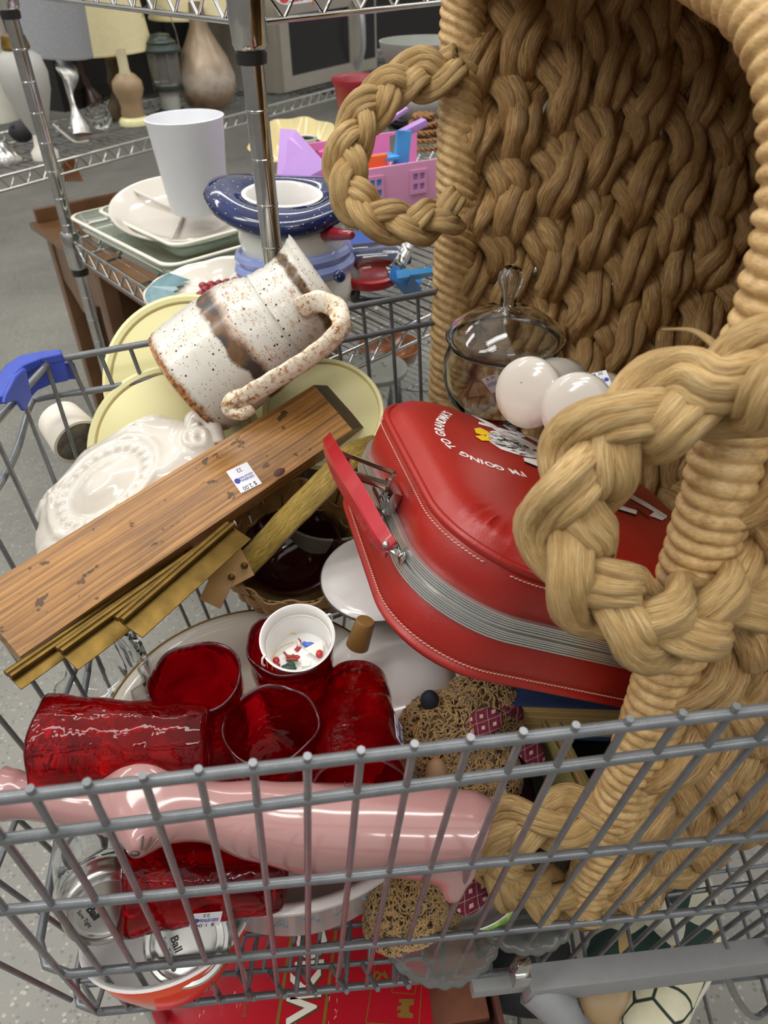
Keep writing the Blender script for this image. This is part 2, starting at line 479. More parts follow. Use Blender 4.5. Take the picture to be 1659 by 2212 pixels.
# lower truss under the near edge
b = MB()
ta, tb = at(180, 2128, .80), at(915, 2070, .80)
b.tube([ta, tb], .003, 8); tc2 = at(530, 2020, .80); td = at(905, 1985, .82); b.tube([tc2, td], .003, 8)
for i in range(12):
    t = i / 11; b.tube([ta.lerp(tb, t), at(215 + 735 * t, 2185 - 58 * t, .745)], .0026, 8)
    if i > 3: b.tube([tc2.lerp(td, (i - 4) / 7.), ta.lerp(tb, .45 + (i - 4) * .078)], .0022, 6)
b.build('bottom_truss', GREY, cart)
# blue corner bumper at the far nose corner
BLUE = mat('blue_plastic', '2c44a6', .38, .08, 60, bump=.1, bs=300)
b = MB()
def slab(mb, P, off):
    n = len(P); off = V(off); mb.add([p - off for p in P] + [p + off for p in P], [list(range(n)), [i + n for i in range(n)][::-1]] + [[i, (i + 1) % n, (i + 1) % n + n, i + n] for i in range(n)])
nfn = (NN - NF).cross(V((0, 0, 1))).normalized(); nfn = nfn if nfn.x > 0 else -nfn
slab(b, [atz(x, y, 1.006) for x, y in ((-14, 866), (-6, 826), (14, 797), (46, 776), (92, 766), (133, 762), (137, 772), (92, 781), (56, 796), (40, 812), (24, 840), (12, 864))], (0, 0, .005))
slab(b, [atp(x, y, F0 + inw * .008, inw) for x, y in ((52, 796), (92, 779), (136, 769), (149, 821), (112, 829), (82, 842), (66, 858))], inw * .0025)
slab(b, [atp(x, y, NF + nfn * .009, nfn) for x, y in ((10, 850), (30, 812), (52, 794), (66, 858), (50, 889), (34, 866), (22, 868), (6, 872))], nfn * .0025)
slab(b, [atp(x, y, F0 + inw * -.012, inw) for x, y in ((132, 782), (160, 782), (173, 818), (140, 820))], inw * .002)
cb = b.build('corner_bumper', BLUE, cart, 30, mods=[('BEVEL', dict(width=.0018, segments=2))]); cb['label'] = 'blue plastic corner bumper'
b = MB()
for (x, y, d, w_) in ((80, 773, .842, .010), (14, 822, .80, .004)):
    b.box((-w_, -.009, -.0016), (w_, .002, .0016), Matrix.Translation(at(x, y, d) + V((0, -.004, .002))), .0005)
    b.build('bumper_slot', mat('blue_slot', '1c2b6e', .5, 0), cb, 0); b = MB()
# square chassis beam, chrome clip, leg
b = MB()
q0, q1 = at(1138, 2112, .735), at(1750, 2040, .80)
bx = (q1 - q0).normalized()
Mb = frame(q0, z=bx, x=V((0, -1, .1)))
b.box((-.013, .0, 0), (.013, .026, .5), Mb, .003)
b.box((-.006, .003, -.055), (.006, .016, .02), Mb, .002)
g0, g1 = at(1150, 2130, .75), at(1225, 2235, .74)
b.tube([g0, g0.lerp(g1, .5) + V((.01, 0, 0)), g1 + V((.01, 0, -.02))], .020, 12)
b.build('chassis_beam', mat('grey_paint', '7c7d7e', .45, .05, 80, bump=.1, bs=500, coat=.2), cart)
b = MB(); pc = at(1122, 2109, .712); Mc = frame(pc, z=bx, x=V((0, -1, .1)))
b.box((-.008, -.010, -.008), (.008, .006, .008), Mc, .002)
b.box((-.004, -.028, -.009), (.005, -.008, .005), Mc, .002)
cl = b.build('clip', CHROME, cart); cl['label'] = 'chrome clip'
# lower tray, posts
TZ = .22
b = MB()
ya, yb = .12, .86
b.tube([atz(430, 2222, TZ), atz(1700, 2150, TZ) + V((.5, .08, 0))], .017, 14)
b.tube([V((-.12, .98, TZ)), V((1.3, 1.25, TZ))], .017, 14)
for i in range(16):
    x = -.10 + i * .085; b.tube([V((x, .22, TZ)), V((x + .06, 1.05, TZ))], .003, 8)
for i in range(7):
    b.tube([V((-.10, .28 + i * .11, TZ - .004)), V((1.2, .38 + i * .13, TZ - .004))], .003, 8)
b.tube(spline([at(1560, 2090, .80), at(1600, 2170, .93), at(1640, 2195, 1.05), at(1700, 2120, 1.0), at(1600, 2060, .85)], 5), .0045, 8)
b.build('lower_tray', GREY, cart)
b = MB()
for (x, y, d) in ((322, 2150, .86), (395, 2150, 1.02)):
    b = MB(); p = at(x, y, d); b.tube([V((p.x, p.y, .52)), V((p.x, p.y, TZ))], .013 if x < 350 else .006, 14); b.build('chassis_post', CHROME, cart)
for (x, y) in ((-.06, .36), (-.06, .92), (1.0, .42), (1.0, 1.15)):
    b = MB(); c = V((x, y, .062)); M_ = frame(c, z=V((0, 1, 0)))
    b.lathe([(.0, -.015), (.05, -.015), (.062, -.008), (.062, .008), (.05, .015), (0, .015)], 24, M_); wh = b.build('caster_wheel', BLACK, cart)
    b = MB(); b.box((-.008, -.026, -.01), (.008, -.02, .1), Matrix.Translation(c), .001); b.box((-.008, .02, -.01), (.008, .026, .1), Matrix.Translation(c), .001); b.box((-.02, -.026, .09), (.02, .026, .15), Matrix.Translation(c), .003)
    b.build('caster_fork', CHROME, wh)
# ---------------- the big water hyacinth basket lying on its side ----------------
Q1, Q2, Q3 = at(1003, 0, .87), at(1300, 1850, .72), at(1570, 1050, .50)
QN = (Q3 - Q2).cross(Q1 - Q2).normalized()
if QN.x > 0: QN = -QN
ring_px = [(968, 860), (980, 600), (992, 300), (1003, 0), (1030, -110), (1150, -160), (1350, -140), (1600, -30), (1715, 110), (1745, 380), (1690, 640), (1600, 880), (1560, 1050), (1505, 1220), (1452, 1420), (1402, 1580), (1342, 1740), (1292, 1880), (1235, 1950), (1150, 1830), (1060, 1500), (1000, 1200), (972, 1020)]
RING = [atp(x, y, Q2, QN) for x, y in ring_px]
RING, RL = resample(spline(RING, 10, True), .0016, True)
rc = sum(RING, V()) / len(RING)
bas = thing('woven_basket', 'large woven straw basket lying on its side, open end to the left', 'basket', Matrix.Translation(rc))
rng = random.Random(3)
pit = .0115
hsh = [rng.uniform(-1, 1) for _ in range(800)]
def kk(i):
    p = RING[i % len(RING)]; t = max(0, min(1, (p.y - .40) / .4)); return 1.0 + 4.6 * t
def wrap_prof(th, i, s):
    ph = s / pit + kk(i) * (((th + PI * .5) / (2 * PI)) % 1.0) 
    w = abs(math.sin(PI * ph)) ** .6; h = hsh[int(ph) % 800]
    return .86 + .19 * w + .035 * h * w
b = MB()
b.tube(RING, .021, 40, closed=True, ry=.027, up=QN, prof=wrap_prof)
b.build('wrapped_rim', WRAP, bas, 180)

def braid(mb, path, width, period, thick=None, r=None, rz=None, up=None, closed=False, step=.006, seed=0, strands=3, wob=.12, n=12, nrm=None, sub=3):
    """plaits flat strands along path; nrm(i, p): outward normal of the plait"""
    thick = thick or width * .45; r = r or width * .27; rz = rz or width * .17
    P, L = resample(path, step, closed); m = len(P)
    per = L / max(1, round(L / period)) if closed else period
    fr = frames(P, closed, nrm if nrm is not None else up)
    rg = random.Random(seed)
    for k in range(strands):
        pts = []; o = rg.uniform(0, 9)
        for i in range(m):
            s = L * i / m if closed else L * i / (m - 1)
            ph = 2 * PI * (s / per + k / strands)
            t, a, b_ = fr[i]
            la = width * .36 * math.sin(ph); no = thick * .5 * math.sin(2 * ph + .3)
            wv = mnoise.noise(V((s * 14, k * 7 + o, seed))) * width * wob
            pts.append(P[i] + a * (la + wv) + b_ * no)
        ribs = rg.randint(3, 4); off = rg.uniform(0, 6); ups = [f[2] for f in fr]; fp = frames(pts, closed, lambda i: ups[i])
        for sb in range(sub):
            q0 = (sb - (sub - 1) / 2) * 2 / sub; sd = rg.uniform(0, 50); tw = rg.uniform(-.5, .5)
            sp = []
            for i in range(m):
                s = L * i / m if closed else L * i / (m - 1)
                w1 = mnoise.noise(V((s * 22, sd, k))); w2 = mnoise.noise(V((s * 30, sd + 9, k + 5)))
                sp.append(pts[i] + fp[i][1] * (r * (q0 * .72 + .30 * w1)) + fp[i][2] * (rz * (.35 * (1 - q0 * q0) + .42 * w2 + .12 * tw)))
            def prof(th, i, s, ribs=ribs, off=off, sd=sd):
                x = mnoise.noise(V((math.cos(th) * 2.0 + sd, math.sin(th) * 2.0, s * 24)))
                return .90 + .12 * abs(math.sin((th * ribs + off + x * 3) * .5)) ** .5 + .26 * x
            mb.tube(sp, lambda q: r * (.50 if sub > 1 else 1) * (1 + .12 * math.sin(q * 37 + sd)), n, closed=closed, ry=rz * (.78 if sub > 1 else 1), up=lambda i: ups[i], prof=prof)
    return mb

AX = V((.93, .27, .20)).normalized()                                   # runs into the basket
ringc, _ = resample(RING, .02, True)
cen = sum(ringc, V()) / len(ringc)
def row_path(depth, sc):
    return [cen + (p - cen) * sc + AX * depth for p in ringc]
b = MB()
for k in range(8):
    dpt = .042 + k * .060; sc = 1.01 - .02 * k
    path = row_path(dpt, sc); Pr, _ = resample(path, .008, True)
    c2 = cen + AX * dpt
    shift = (k * 37) % len(path); path = path[shift:] + path[:shift]
    Pr, _ = resample(path, .008, True)
    b2 = braid(b, path, .078, .27 + .03 * (k % 3), thick=.034, r=.0265, rz=.0140, sub=2, closed=True, step=.008, seed=11 + k, nrm=lambda i, Pr=Pr, c2=c2: (Pr[i % len(Pr)] - c2).cross(QN).cross(QN) * -1 + V((0, 0, 1e-6)), wob=.16, n=10)
b.build('woven_wall', STRAW2, bas, 180)
b = MB()
dpt = .042 + 8 * .060
for k in range(5):
    sc = .86 - k * .17
    if sc > .1: braid(b, row_path(dpt, sc), .085, .22, thick=.03, r=.026, rz=.013, closed=True, step=.012, seed=41 + k, up=AX, n=10)
b.build('woven_base', STRAW2, bas, 180)

def px_path(L): return spline([at(*p) for p in L], 10)
hd = [[(990, 150, .875), (945, 162, .875), (880, 172, .87), (812, 215, .865), (765, 290, .865), (748, 380, .865), (775, 445, .865), (840, 478, .87), (905, 482, .88), (985, 455, .90)],
      [(1730, 800, .405), (1650, 805, .415), (1540, 850, .435), (1420, 885, .45), (1315, 950, .465), (1250, 1045, .475), (1222, 1150, .485), (1262, 1255, .49), (1345, 1325, .50), (1440, 1352, .505), (1540, 1318, .52), (1640, 1262, .55), (1740, 1225, .57)],
      [(1700, 1545, 0.695), (1600, 1605, 0.690), (1500, 1672, 0.685), (1400, 1735, 0.675), (1290, 1768, 0.685), (1180, 1772, 0.690), (1100, 1790, 0.695), (1062, 1832, 0.700), (1085, 1893, 0.715), (1160, 1925, 0.740), (1270, 1935, 0.760), (1390, 1900, 0.765), (1500, 1820, 0.775), (1590, 1700, 0.780)]]
for i, (L, w_, p_, nm) in enumerate(zip(hd, (.039, .047, .042), (.105, .125, .125), ('upper far handle', 'front handle', 'lower handle'))):
    b = MB(); path = px_path(L)
    braid(b, path, w_ * 1.0, p_ * 1.25, thick=w_ * .55, r=w_ * .34, rz=w_ * .25, step=.004, seed=60 + i, up=V((.2, -.8, .55)), wob=.10, n=14)
    b.build('braided_handle', STRAW, bas, 180)
# loose ends of straw
for (L) in ([(1560, 760, .43), (1500, 715, .45), (1430, 712, .47)], [(1195, 1090, .47), (1165, 1110, .46)], [(1300, 1215, .5), (1330, 1198, .48)]):
    b = MB(); b.tube(px_path(L), lambda q: .0030 * (1 - .8 * q), 6, ry=.0008); b.build('loose_straw', STRAW, bas, 180)
# ---------------- red child's suitcase ----------------
cw = V((-.203, .974, -.099)).normalized(); cu = V((.882, .138, -.451)); cu = (cu - cw * cu.dot(cw)).normalized(); cn = cw.cross(cu)
cB = CAM + (V((.044, .339, 1.084)) - CAM) * 1.19
c0 = cB + cw * .155 + cu * .18 + cn * .055
CM = frame(c0, z=-cn, x=cw)
case = thing('suitcase', "red child's suitcase with white printed words and a metal band around its middle", 'suitcase', CM)
CI = CM.inverted()
def on_z(x, y, z):
    p = atp(x, y, c0 + (-cn) * z, -cn); return CI @ p
def on_y(x, y, yy):
    p = atp(x, y, c0 + (-cu) * yy, -cu); return CI @ p
HA, HB, CR = .155, .18, .082
def outline(ins, n=26):
    a, b_, r = HA - ins, HB - ins, max(CR - ins, .012); out = []
    for (sx_, sy_, a0) in ((1, 1, 0), (-1, 1, 90), (-1, -1, 180), (1, -1, 270)):
        cx_, cy_ = sx_ * (a - r), sy_ * (b_ - r)
        for k in range(n):
            t = math.radians(a0 + 90 * k / (n - 1)); out.append((cx_ + r * math.cos(t), cy_ + r * math.sin(t)))
        # straight run to next corner
        m = 8
        nxt = {0: (-(a - r), b_), 90: (-a, -(b_ - r)), 180: ((a - r), -b_), 270: (a, (b_ - r))}[a0]
        p = out[-1]
        for k in range(1, m): out.append((p[0] + (nxt[0] - p[0]) * k / m, p[1] + (nxt[1] - p[1]) * k / m))
    return out
def shell(mb, prof, puck=0):
    rings = []
    for ins, z in prof:
        o = outline(ins); ring = []
        N_ = len(o)
        for j, (x, y) in enumerate(o):
            zz = z
            if puck and .006 < ins < .055:
                c = max(0, (-x / HA)) * max(0, y / HB) ; w = math.exp(-((ins - .02) / .014) ** 2)
                k = .55 if c > .35 else .06
                ang = math.atan2(abs(y) - (HB - CR), abs(x) - (HA - CR)); w *= max(0, math.sin(2 * max(0, min(PI / 2, ang)))) if ang > 0 else 0; zz += puck * .0042 * w * k * (math.sin(ang * 46 + 1.2 * math.sin(ang * 9)) - .3)
            ring.append(CM @ V((x, y, zz)))
        rings.append(ring)
    mb.loft(rings)
top_prof = [(.004, .0105), (.002, .014), (.001, .028), (.001, .044), (.0022, .0462), (.001, .0475), (-.0010, .0500), (-.0012, .0525), (.0005, .0545), (.0035, .0545), (.0045, .0535), (.0055, .0545), (.008, .0600), (.012, .0640), (.017, .0665), (.024, .0690), (.034, .0708), (.05, .0722), (.075, .0733), (.11, .0738), (.14, .074)]
bot_prof = [(i, -z) for i, z in top_prof[:-8]] + [(.03, -.064), (.06, -.065), (.13, -.0655)]
LEATHER = None
def mk_leather():
    n = NT('red_leatherette'); co = n.co()
    big = n.noise(co, 7, 4, .6)
    n.base(n.mix(n.ramp(n.noise(co, 32, 6, .75, 1.5), [(.62, 0.0), (.80, .30)]), n.ramp(big, [(.25, '8e150f'), (.75, 'a4241b')]), 'd4685c'))
    n.set(rough=.38, coat=.10, coatr=.3)
    v = n.vor(co, 900, 'F1'); n.bump(n.math('ADD', n.math('MULTIPLY', v, .5), n.noise(co, 300, 4)), .22, .001); return n.m
LEATHER = mk_leather()
b = MB(); shell(b, top_prof, 1); b.build('lid', LEATHER, case, 60)
b = MB(); shell(b, bot_prof, 0); b.build('lower_shell', LEATHER, case, 60)
prof = [(.006, -.0112)]
for sgn in (-1, 1):
    for k in range(7):
        z = sgn * .0006 + sgn * (.0103 * (k if sgn > 0 else 6 - k) / 6.5)
        prof += [(-.0004 if k not in (0, 6) else -.0010, z - .0005), (-.0016, z), (-.0004, z + .0005)]
prof = [(.006, -.0112)]
for k in range(11):
    z = -.0105 + .0021 * k
    ins = .0008 if k == 5 else (-.0022 if k in (0, 4, 6, 10) else -.0017)
    prof += [(.0026, z - .00100), (ins, z - .00062), (ins, z + .00062), (.0026, z + .00100)] if k != 5 else [(.002, z)]
prof += [(.006, .0112)]
prof = sorted(prof, key=lambda q: q[1])
b = MB(); shell(b, prof); mb_ = b.build('metal_band', mat('ribbed_aluminium', 'd8d8d4', .30, .05, 60, metal=.8), case, 30); mb_['label'] = 'ribbed aluminium band'
# stitching
THREAD = mat('pink_thread', 'd79a86', .7, .1, 300)
for zz in (.0440, -.0440):
    b = MB(); o = [V((x, y, zz)) for x, y in outline(-.0001)]; P, L = resample(o, .0036, True)
    for i in range(0, len(P)):
        p, q = P[i], P[(i + 1) % len(P)]; c = p.lerp(q, .5); d = (q - p) * .42; nrm = V((c.x, c.y, 0)).normalized()
        if zz > 0 and (p - V((-.14, .135, zz))).length < .012: continue
        b.tube([CM @ (c - d + V((0, 0, -.0005))), CM @ (c + nrm * .0008), CM @ (c + d + V((0, 0, .0005)))], .00055, 5)
    st = b.build('stitching', THREAD, case, 180)
# printed art on the lid: words in an arch over the drawing of a walking child
def zlid(x, y):
    ins = min(HA - abs(x), HB - abs(y)); dx, dy = abs(x) - (HA - CR), abs(y) - (HB - CR)
    if dx > 0 and dy > 0: ins = CR - math.hypot(dx, dy)
    pr = top_prof[9:]
    for (i0, z0), (i1, z1) in zip(pr, pr[1:]):
        if ins <= i1: t = max(-1, (ins - i0) / (i1 - i0)); return z0 + (z1 - z0) * t
    return pr[-1][1]
WPR = mat('white_print', 'efeae6', .4, .03); YPR = mat('yellow_print', 'f2c81e', .4, .03); KPR = mat('black_print', '1c1a1a', .4, 0)
path = [on_z(x, y, .0705) for x, y in ((1130, 1032), (1092, 1022), (1048, 1007), (1003, 987), (970, 963), (950, 935), (952, 913), (968, 895))]
path = [V((p.x, p.y, 0)) for p in path]; P, L = resample(spline(path, 8), .0005)
txt = "I'M GOING TO GRANDMA'S"
adv = {'I': .45, "'": .35, 'M': 1.15, ' ': .55, 'G': 1.0, 'O': 1.05, 'N': .98, 'T': .85, 'R': .95, 'A': .95, 'D': .98, 'S': .85}
tot = sum(adv[c] for c in txt); s = 0; b = MB()
hc = V((.075, .03, 0))
for ch in txt:
    w_ = adv[ch]; sm = (s + w_ / 2) / tot; s += w_
    i = min(len(P) - 2, max(1, int(sm * (len(P) - 1)))); p = P[i]; t = (P[min(i + 6, len(P) - 1)] - P[max(i - 6, 0)]).normalized()
    if ch == ' ': continue
    yv = V((-t.y, t.x, 0)); sc = L / tot / .0095
    def fn(v, p=p, t=t, yv=yv):
        q = p + t * v.x + yv * v.y; return CM @ V((q.x, q.y, zlid(q.x, q.y) + .0005 + v.z))
    add_text(b, ch, .0128 * sc, None, .0002, .0003, fn=fn)
wr = b.build('printed_words', WPR, case, 0); wr['label'] = 'white printed words in an arch'
def decal(pxs, m, name, th=.0007, layer=0, sub=True):
    b = MB(); pts = [on_z(x, y, .072) for x, y in pxs]
    bm = bmesh.new(); vs = [bm.verts.new((p.x, p.y, 0)) for p in pts]; f = bm.faces.new(vs)
    bmesh.ops.triangulate(bm, faces=[f])
    for _ in range(3 if sub else 0): bmesh.ops.subdivide_edges(bm, edges=[e for e in bm.edges if e.calc_length() > .006], cuts=1); bmesh.ops.triangulate(bm, faces=bm.faces[:])
    bm.verts.index_update()
    b.add([CM @ V((v.co.x, v.co.y, zlid(v.co.x, v.co.y) + .0006 + .00025 * layer)) for v in bm.verts], [[v.index for v in f_.verts] for f_ in bm.faces]); bm.free()
    return b.build(name, m, case, 0)
def pline(p, q, w0, w1=None):
    w1 = w1 or w0; dx, dy = q[0] - p[0], q[1] - p[1]; l = math.hypot(dx, dy); nx_, ny_ = -dy / l, dx / l
    return [(p[0] + nx_ * w0, p[1] + ny_ * w0), (q[0] + nx_ * w1, q[1] + ny_ * w1), (q[0] - nx_ * w1, q[1] - ny_ * w1), (p[0] - nx_ * w0, p[1] - ny_ * w0)]
for p, q, w0 in (((976, 866), (1085, 903), 3), ((1010, 880), (1095, 945), 5), ((1085, 905), (1215, 985), 5), ((1033, 915), (1120, 938), 3), ((1110, 925), (1185, 948), 3), ((1095, 945), (1150, 985), 5)):
    decal(pline(p, q, w0), WPR, 'printed_drawing')
decal([(1046, 940), (1062, 933), (1090, 934), (1120, 944), (1145, 958), (1165, 972), (1178, 985), (1165, 995), (1140, 992), (1110, 985), (1080, 975), (1055, 958)], WPR, 'printed_drawing')
b = MB(); rg = random.Random(5)
for i in range(90):
    x = 1052 + rg.random() * 70; y = 940 + (x - 1052) * .42 + rg.uniform(-8, 18); p = on_z(x, y, .072); q = on_z(x + 7 + rg.random() * 8, y + 3 + rg.uniform(-2, 2), .072)
    z = lambda r: CM @ V((r.x, r.y, zlid(r.x, r.y) + .0009))
    b.tube([z(p), z(q)], .00022, 3)
b.build('printed_hair', KPR, case, 0)
for pts in ([(1022, 930), (1035, 927), (1052, 936), (1058, 944), (1040, 944), (1026, 940)], [(1024, 946), (1040, 944), (1058, 950), (1056, 957), (1038, 956)], [(1162, 972), (1188, 976), (1200, 988), (1185, 992), (1170, 986)]):
    decal(pts, YPR, 'printed_bow', layer=1)
for pts in ([(1128, 993), (1165, 998), (1200, 1018), (1190, 1028), (1160, 1014), (1130, 1002)], pline((1315, 1095), (1372, 1112), 5), pline((1318, 1062), (1345, 1085), 6), pline((1345, 1068), (1395, 1095), 5), pline((1395, 1095), (1438, 1120), 5, 4), [(1400, 1118), (1412, 1108), (1438, 1120), (1428, 1128)]):
    decal(pts, WPR, 'printed_drawing', layer=1)
for p, q in (((1128, 966), (1140, 972)), ((1148, 976), (1160, 978)), ((1315, 1101), (1372, 1118)), ((1372, 1103), (1400, 1125)), ((1130, 1003), (1160, 1015))):
    decal(pline(p, q, 1.3), KPR, 'printed_outline', layer=2, sub=False)
# carrying handle of red plastic with metal ends
RP = mat('red_plastic', 'a81825', .35, .06, 50, coat=.3)
hp = [(845, 1188, .196), (815, 1150, .206), (778, 1085, .214), (738, 1020, .216), (715, 975, .212), (706, 952, .206)]
P = spline([CM @ on_y(*p) for p in hp], 8)
b = MB(); b.tube(P, lambda q: .0110 + .003 * math.sin(PI * q), 4, ry=.0050, up=-cu); hdl = b.build('carrying_handle', RP, case, 20, mods=[('BEVEL', dict(width=.0015, segments=2))]); hdl['label'] = 'red plastic carrying handle'
b = MB(); e0 = CM @ on_y(838, 1178, .200); e1 = CM @ on_y(858, 1186, .188); e2 = CM @ on_y(866, 1196, .183); e3 = CM @ on_y(868, 1212, .183)
b.tube(spline([e0, e1, e2, e3], 5), .0058, 10, ry=.0013, up=-cu); b.ball(e0 + cu * -.002, .0035, 10); b.ball(e2 + cu * -.0015, .0028, 10); b.build('handle_bracket', CHROME, case)
# chrome snap latch
def lb(mb, x0, x1, y0, y1, z0, z1, bev=.0008): mb.box((x0, y0, z0), (x1, y1, z1), CM, bev)
l0 = on_y(838, 1060, .19); lx, lz = l0.x, 0
b = MB()
lb(b, lx - .014, lx + .018, .181, .186, -.026, -.010); lb(b, lx - .012, lx + .016, .181, .190, .008, .030); lb(b, lx - .004, lx + .008, .186, .196, -.012, .004)
b.tube([CM @ V((lx - .012, .193, .016)), CM @ V((lx + .016, .193, .016))], .0045, 10)
b.build('latch_plate', CHROME, case, 40)
b = MB()
t0, t1, t2, t3 = [CM @ on_y(x, y, .205) for x, y in ((722, 972), (852, 1022), (838, 1050), (745, 1020))]
for p, q, r_ in ((t0, t1, .0022), (t3, t2, .0042), (t0, t3, .0042), (t1, t2, .0024)): b.tube([p, q], r_, 6, ry=.0015)
b.tube([t1.lerp(t2, .3), CM @ V((lx, .193, .016))], .004, 6, ry=.0014); b.box((-.010, -.008, -.0008), (.010, .008, .0008), frame(t0.lerp(t3, .5).lerp(t1.lerp(t2, .5), .15), x=t1 - t0, z=-cu), .0005)
b.build('latch_loop', CHROME, case, 40)
p = on_z(1112, 930, .073); Mt = CM @ Matrix.Translation((p.x, p.y, zlid(p.x, p.y) + .0012)) @ Matrix.Rotation(-1.0, 4, 'Z')
price_tag(case, Mt, .012, .026, '4.99')
# ---------------- things in the cart ----------------
def Lmat(x, y, z): return Matrix.Translation((x, y, z))
def axis_frame(p, q, x=None): 
    z = (V(q) - V(p)).normalized(); return frame(p, z=z, x=x) if x is not None else frame(p, z=z)
def thick_lathe(mb, outer, inner, n=48, M=None, fx=None):
    """outer profile bottom->rim then inner rim->bottom; both (r,z)"""
    return mb.lathe([(.0001, outer[0][1])] + outer + inner + [(.0001, inner[-1][1])], n, M, fx)

# white round platter with gold edge
pc = atz(540, 1552, .700); PC = Matrix.Translation(pc) @ Matrix.Rotation(math.radians(1.5), 4, 'X')
pl = thing('platter', 'white round platter with thin gold edge under the upright red glasses', 'platter', PC)
PR = .1625
b = MB(); thick_lathe(b, [(.06, -.022), (.085, -.022), (.105, -.017), (.135, -.006), (PR - .001, -.0022)], [(PR, -.0008), (PR - .001, .0004), (.137, -.0035), (.108, -.014), (.088, -.0185), (.04, -.019)], 96, PC)
b.build('plate_body', WHITE, pl, 60)
b = MB(); b.lathe([(PR - .0022, .0006), (PR - .001, .0012), (PR + .0006, .0004), (PR + .0008, -.0008), (PR - .0002, -.0014)], 96, PC); g = b.build('gold_edge', mat('gold_trim', 'b08a3e', .25, .15, 90, metal=1), pl, 180); g['label'] = 'thin gold edge line'

# white casserole dish with blue flower sprigs
cc = V((-.105, .475, .655)); CC = Matrix.Translation(cc) @ Matrix.Rotation(-.10, 4, 'X')
ca = thing('casserole_dish', 'white casserole dish with small blue flower sprigs beneath the gold-edged platter', 'dish', CC)
b = MB(); thick_lathe(b, [(.10, -.11), (.125, -.105), (.143, -.07), (.152, -.012), (.160, -.006), (.163, -.002)], [(.163, .002), (.158, .004), (.150, .000), (.140, -.06), (.122, -.096), (.05, -.100)], 80, CC); b.build('dish_body', MILK, ca, 60)
b = MB()
for ang in (0, ):
    P = spline([cc + V((.150, .02 + .0, -.004)), cc + V((.172, .0, .004)), cc + V((.176, -.03, .002)), cc + V((.165, -.07, -.004)), cc + V((.148, -.08, -.006))], 6)
    b.tube(P, .012, 10, ry=.006, up=(0, 0, 1))
b.build('dish_handle', MILK, ca)
BLUEP = mat('grey_blue_print', '7d93a6', .3, .1); b = MB(); rg = random.Random(4)
for k in range(16):
    a = -PI * .98 + k * .21; r = .1515 + .0005; z = -.035 + rg.uniform(-.006, .006)
    for j in range(5):
        da = rg.uniform(-.05, .05); dz = rg.uniform(-.01, .01); c = CC @ V((math.cos(a + da) * (r - (.035 - z - .035) * 0), math.sin(a + da) * r, z + dz)); q = (z + dz + .07) / .058; rr = .143 + .009 * q + .0003; c = CC @ V((math.cos(a + da) * rr, math.sin(a + da) * rr, z + dz))
        b.ball(c, (.0017, .0017, .0012 + .001 * rg.random()), 6)
    P = [CC @ V((math.cos(a + t * .06) * (.143 + .009 * ((z + .008 * math.sin(t * 3) + .07) / .058) + .0003), math.sin(a + t * .06) * (.143 + .009 * ((z + .008 * math.sin(t * 3) + .07) / .058) + .0003), z + .008 * math.sin(t * 3))) for t in [i / 5 - .5 for i in range(6)]]
    b.tube(P, .0004, 4)
b.build('flower_print', BLUEP, ca)

# orange bowl with white rim
bc = atz(362, 1984, .610); BC = Matrix.Translation(bc) @ Matrix.Rotation(-.40, 4, 'X') @ Matrix.Rotation(-.10, 4, 'Y') @ Matrix.Diagonal((.95, .95, .95, 1))
bo = thing('bowl', 'small orange red bowl with white rim holding a jar lid', 'bowl', BC)
b = MB(); thick_lathe(b, [(.045, -.066), (.052, -.060), (.074, -.028), (.084, -.004)], [(.088, -.001), (.087, .002), (.082, .001), (.070, -.028), (.048, -.056), (.02, -.060)], 64, BC); b.build('bowl_body', MILK, bo, 60)
b = MB(); b.lathe([(.0455, -.0665), (.0530, -.0605), (.0750, -.028), (.0848, -.0045), (.0845, -.0038)], 64, BC); ob = b.build('bowl_outside', mat('orange_enamel', 'd8451d', .15, .12, 15, coat=.5), bo, 60); ob['label'] = 'orange outer coat'

# red wavy glass tumblers
def tumbler_fx(ph):
    def fx(r, z, a):
        sq = 1 + .018 * math.cos(4 * a + ph) + .014 * math.sin(3 * a + z * 40 + ph) + .010 * math.sin(7 * a - z * 60) * min(1, (z + .01) / .05)
        return (r * sq * math.cos(a), r * sq * math.sin(a), z + (.0012 * math.sin(5 * a + ph) if z > .13 else 0))
    return fx
def tumbler(p, q, label, seed=0, rt=.0435, rb=.034, h=.143, M=None):
    M = M or axis_frame(p, q)
    t = thing('glass_tumbler', label, 'glass', M, None)
    out = [(rb * .8, .0), (rb * .97, .002), (rb, .006)] + [(rb + (rt - rb) * k / 12 + .0008 * math.sin(k * 1.9 + seed), .006 + (h - .008) * k / 12) for k in range(1, 13)]
    inn = [(rt - .0012, h + .0003), (rt - .0028, h - .0010)] + [(rb + (rt - rb) * k / 12 - .0034 + .0008 * math.sin(k * 2.3 + seed), .012 + (h - .016) * k / 12) for k in range(11, -1, -1)] + [(rb * .7, .0095)]
    b = MB(); thick_lathe(b, out, inn, 56, M, tumbler_fx(seed)); b.build('glass_body', RED, t, 180)
    b = MB(); b.lathe([(rt - .0020, h - .0006), (rt - .0012, h + .0008), (rt - .0002, h + .0004), (rt + .0002, h - .0008)], 56, M, tumbler_fx(seed)); r_ = b.build('rim', RIMG, t, 180); r_['label'] = 'dark glossy lip'
    return t
RIMG = mat('dark_red_rim', '3a0a12', .06, .1, 40, coat=.6)
def up_t(x, y, d, label, seed, h=.143):
    p = at(x, y, d); return tumbler(None, None, label, seed, M=Matrix.Translation((p.x, p.y, p.z - h)) @ Matrix.Rotation(seed, 4, 'Z'))
ta = up_t(421, 1462, .695, 'upright red glass on the left of the platter, wide open and empty', 1)
